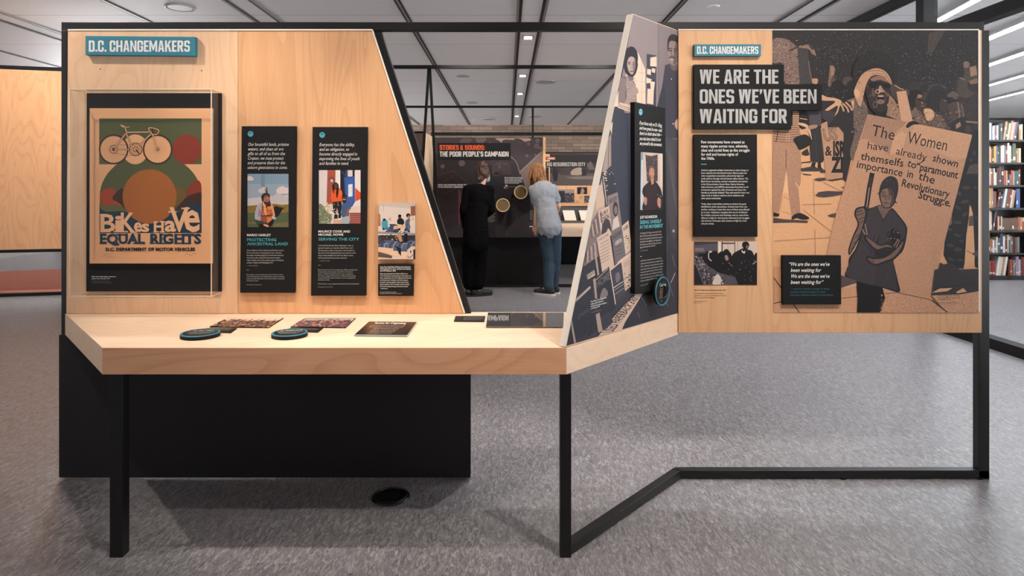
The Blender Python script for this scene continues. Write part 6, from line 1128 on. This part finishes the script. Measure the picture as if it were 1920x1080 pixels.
PAL = {'cream': (226, 210, 180), 'white': (222, 220, 216), 'orange': (208, 132, 52), 'red': (158, 48, 44), 'rust': (178, 86, 54), 'black': (36, 36, 40), 'navy': (44, 58, 92), 'blue': (62, 92, 156), 'grey': (128, 130, 132), 'green': (92, 104, 84), 'teal': (44, 92, 92), 'yellow': (212, 164, 64), 'brown': (112, 82, 64), 'tan': (186, 150, 112), 'pink': (202, 136, 132), 'maroon': (104, 44, 48), 'lilac': (160, 138, 166), 'slate': (78, 90, 106)}
for k, c in PAL.items(): plain('cloth_'+k, col(*c), .55, var=.12, scale=30)
plain('page_block', col(232, 222, 200), .8); plain('spine_label', col(228, 224, 214), .6)
ROWS = ['cream20,33 orange26,29 cream22,33 white18,32 blue10,33 white12,25 white16,27 red7,20 grey18,27 white16,28 black24,31 slate22,31 tan24,35+ green20,32+ cream20,32+ tan24,39+ white14,33+ pink18,34+ slate26,34+ tan24,29 cream20,30',
 'navy12,24 black30,31 yellow24,32 cream12,30 rust18,26 black16,25 yellow30,31 blue14,33 slate12,30 black22,32 cream20,32 white20,33 grey20,32 red16,30 white24,38 cream20,32 black14,30 green38,36 brown10,26 tan26,27 cream20,27',
 'black12,34 navy44,33 tan10,34 white12,32 rust20,31 maroon12,28 white16,32 cream18,24 black28,33 maroon26,35 black26,34 rust32,28 cream10,27 black24,22 grey16,20 rust30,28 white8,26 teal26,27 slate20,27 brown22,30',
 'maroon12,40 rust14,39 black16,37 cream12,40 yellow22,38 tan16,39 pink14,40 brown36,31 maroon24,30+ black22,26+ slate18,31+ white26,39+ green16,38+ red22,39+ brown16,40+ cream18,34+ tan22,33+ blue22,36 blue22,36',
 'red24,26 black18,30 grey14,36 white14,38 cream14,36 pink10,34 slate18,37+ rust12,28 white10,26 maroon24,24 cream12,26 brown22,23 brown22,23 brown22,23 brown22,23 brown22,23 brown22,23 brown22,23 brown22,23 rust26,25 tan24,24 rust20,24',
 'orange14,37 slate14,35 green14,33 pink16,36 maroon14,36 tan12,26 rust16,26 white20,24 grey20,24 cream16,30 slate28,28 navy32,36 white24,31 maroon26,24 cream14,34 teal14,35 grey18,32 rust14,30 black30,29 brown26,29 grey20,30',
 'grey12,34+ cream14,31+ rust20,28 maroon16,29 red34,29 white34,36+ cream22,37+ tan24,39+ white28,38+ maroon22,30 rust18,31 brown20,30 tan12,29 slate12,30 lilac36,36 white10,30 grey14,31 maroon20,36 red16,35']
ORD = 'first second third fourth fifth sixth seventh eighth ninth tenth eleventh twelfth thirteenth fourteenth fifteenth sixteenth seventeenth eighteenth nineteenth twentieth twenty-first twenty-second'.split()
def make_book(x, z, wd, h, colr, tilt, dp, lab, shelf):
    bk = thing('book', lab, 'book', (x+wd/2, Yk+dp/2+.02, z), 'books on the %s shelf' % shelf)
    cb = MB(); cb.box(x+.0008, x+wd-.0008, Yk+.02, Yk+.024, z, z+h); cb.box(x+.0008, x+.0034, Yk+.024, Yk+.02+dp, z, z+h); cb.box(x+wd-.0034, x+wd-.0008, Yk+.024, Yk+.02+dp, z, z+h)
    cv = cb.build('cover', 'cloth_'+colr, bk, bevel=.0012); box('pages', 'page_block', bk, x+.0034, x+wd-.0034, Yk+.024, Yk+.014+dp, z+.004, z+h-.005)
    if R.random() < .6: zz = z+h*R.choice((.12, .2, .55, .7)); box('spine_label', 'spine_label', cv, x+wd*.18, x+wd*.82, Yk+.0188, Yk+.0205, zz, zz+R.uniform(.02, .06))
    if tilt: bk.rotation_euler.y = math.atan(tilt); 
    return bk
for (py, nm), row in zip(SH, ROWS):
    x = X0+.012; z = kz(py)+.0005; prev = 0
    for i, s in enumerate(row.split()):
        c = s.rstrip('+0123456789,'); wd, h = s[len(c):].rstrip('+').split(','); wd = float(wd)/6*Yk/F; h = min(float(h), 37.2 if '+' not in s else 36)*Yk/F; tl = .16 if s.endswith('+') else 0
        if tl and not prev: x += .004
        if prev and not tl: x += prev
        lab = '%s book, %s from the dark post on the %s shelf of the bookcase' % (c, ORD[i], nm)
        if tl:
            # a leaning book turns about its base: its foot stays on the shelf
            b = make_book(x, z, wd, h, c, tl, R.uniform(.15, .2), lab, nm); cw = wd/2; b.location.z += cw*math.sin(math.atan(tl)); x += wd*1.02; prev = h*tl
        else: make_book(x, z, wd, h, c, 0, R.uniform(.15, .2), lab, nm); x += wd; prev = 0
        if x > X1-.075: break
# linear lights of the room beyond the glass
d = Vector((.185, .98, 0)).normalized()
for i, (px, py) in enumerate(((1845, 72), (1845, 122), (1845, 160), (1845, 188), (1690, 72), (1537, 72))):
    p = Plane((0, 0, CEIL), (0, 0, -1)).at(px, py)
    t = thing('linear_light', ('long white ceiling light beyond the glass, %s from the top of the picture' % ORD[i]) if i < 4 else 'long white ceiling light just inside the glass wall, hidden by the right board' if i == 5 else 'long white ceiling light above the hidden end of the right board, beyond the glass', 'ceiling light', (p.x, p.y, CEIL-.06), 'linear lights beyond the glass')
    n_ = Vector((-d.y, d.x, 0)); a, b = p-d*(0, 4.2)[i == 0]-d*(3.2 if 0 < i < 4 else 0 if i == 0 else (3.4 if i == 4 else .6)), p+d*2.2
    wv = .06 if i < 2 else .045
    MB().prism([a+n_*wv*1.2, b+n_*wv*1.2, b-n_*wv*1.2, a-n_*wv*1.2], (0, 0, -.03)).build('housing', 'white_wall', t)
    q = Vector((0, 0, -.0302)); MB().prism([a+n_*wv+q, b+n_*wv+q, b-n_*wv+q, a-n_*wv+q], (0, 0, -.002)).build('diffuser', 'strip_on', t)
# round floor outlet under the counter
c = Plane((0, 0, 0), (0, 0, 1)).at(733, 932)
t = thing('floor_outlet', 'round black floor outlet cover under the counter', 'floor outlet', (c.x, c.y, 0))
MB().cyl((c.x, c.y, .0005), (c.x, c.y, .008), .085, .08, 48).build('plate', 'rail_black', t); MB().ring((c.x, c.y, .008), (0, 0, 1), .07, .004, 48, 8).build('rim', 'rail_black', t); box('lid', 'black', t, c.x-.035, c.x+.035, c.y-.03, c.y+.03, .008, .012, bevel=.002)
bpy.data.scenes.remove(TMP)
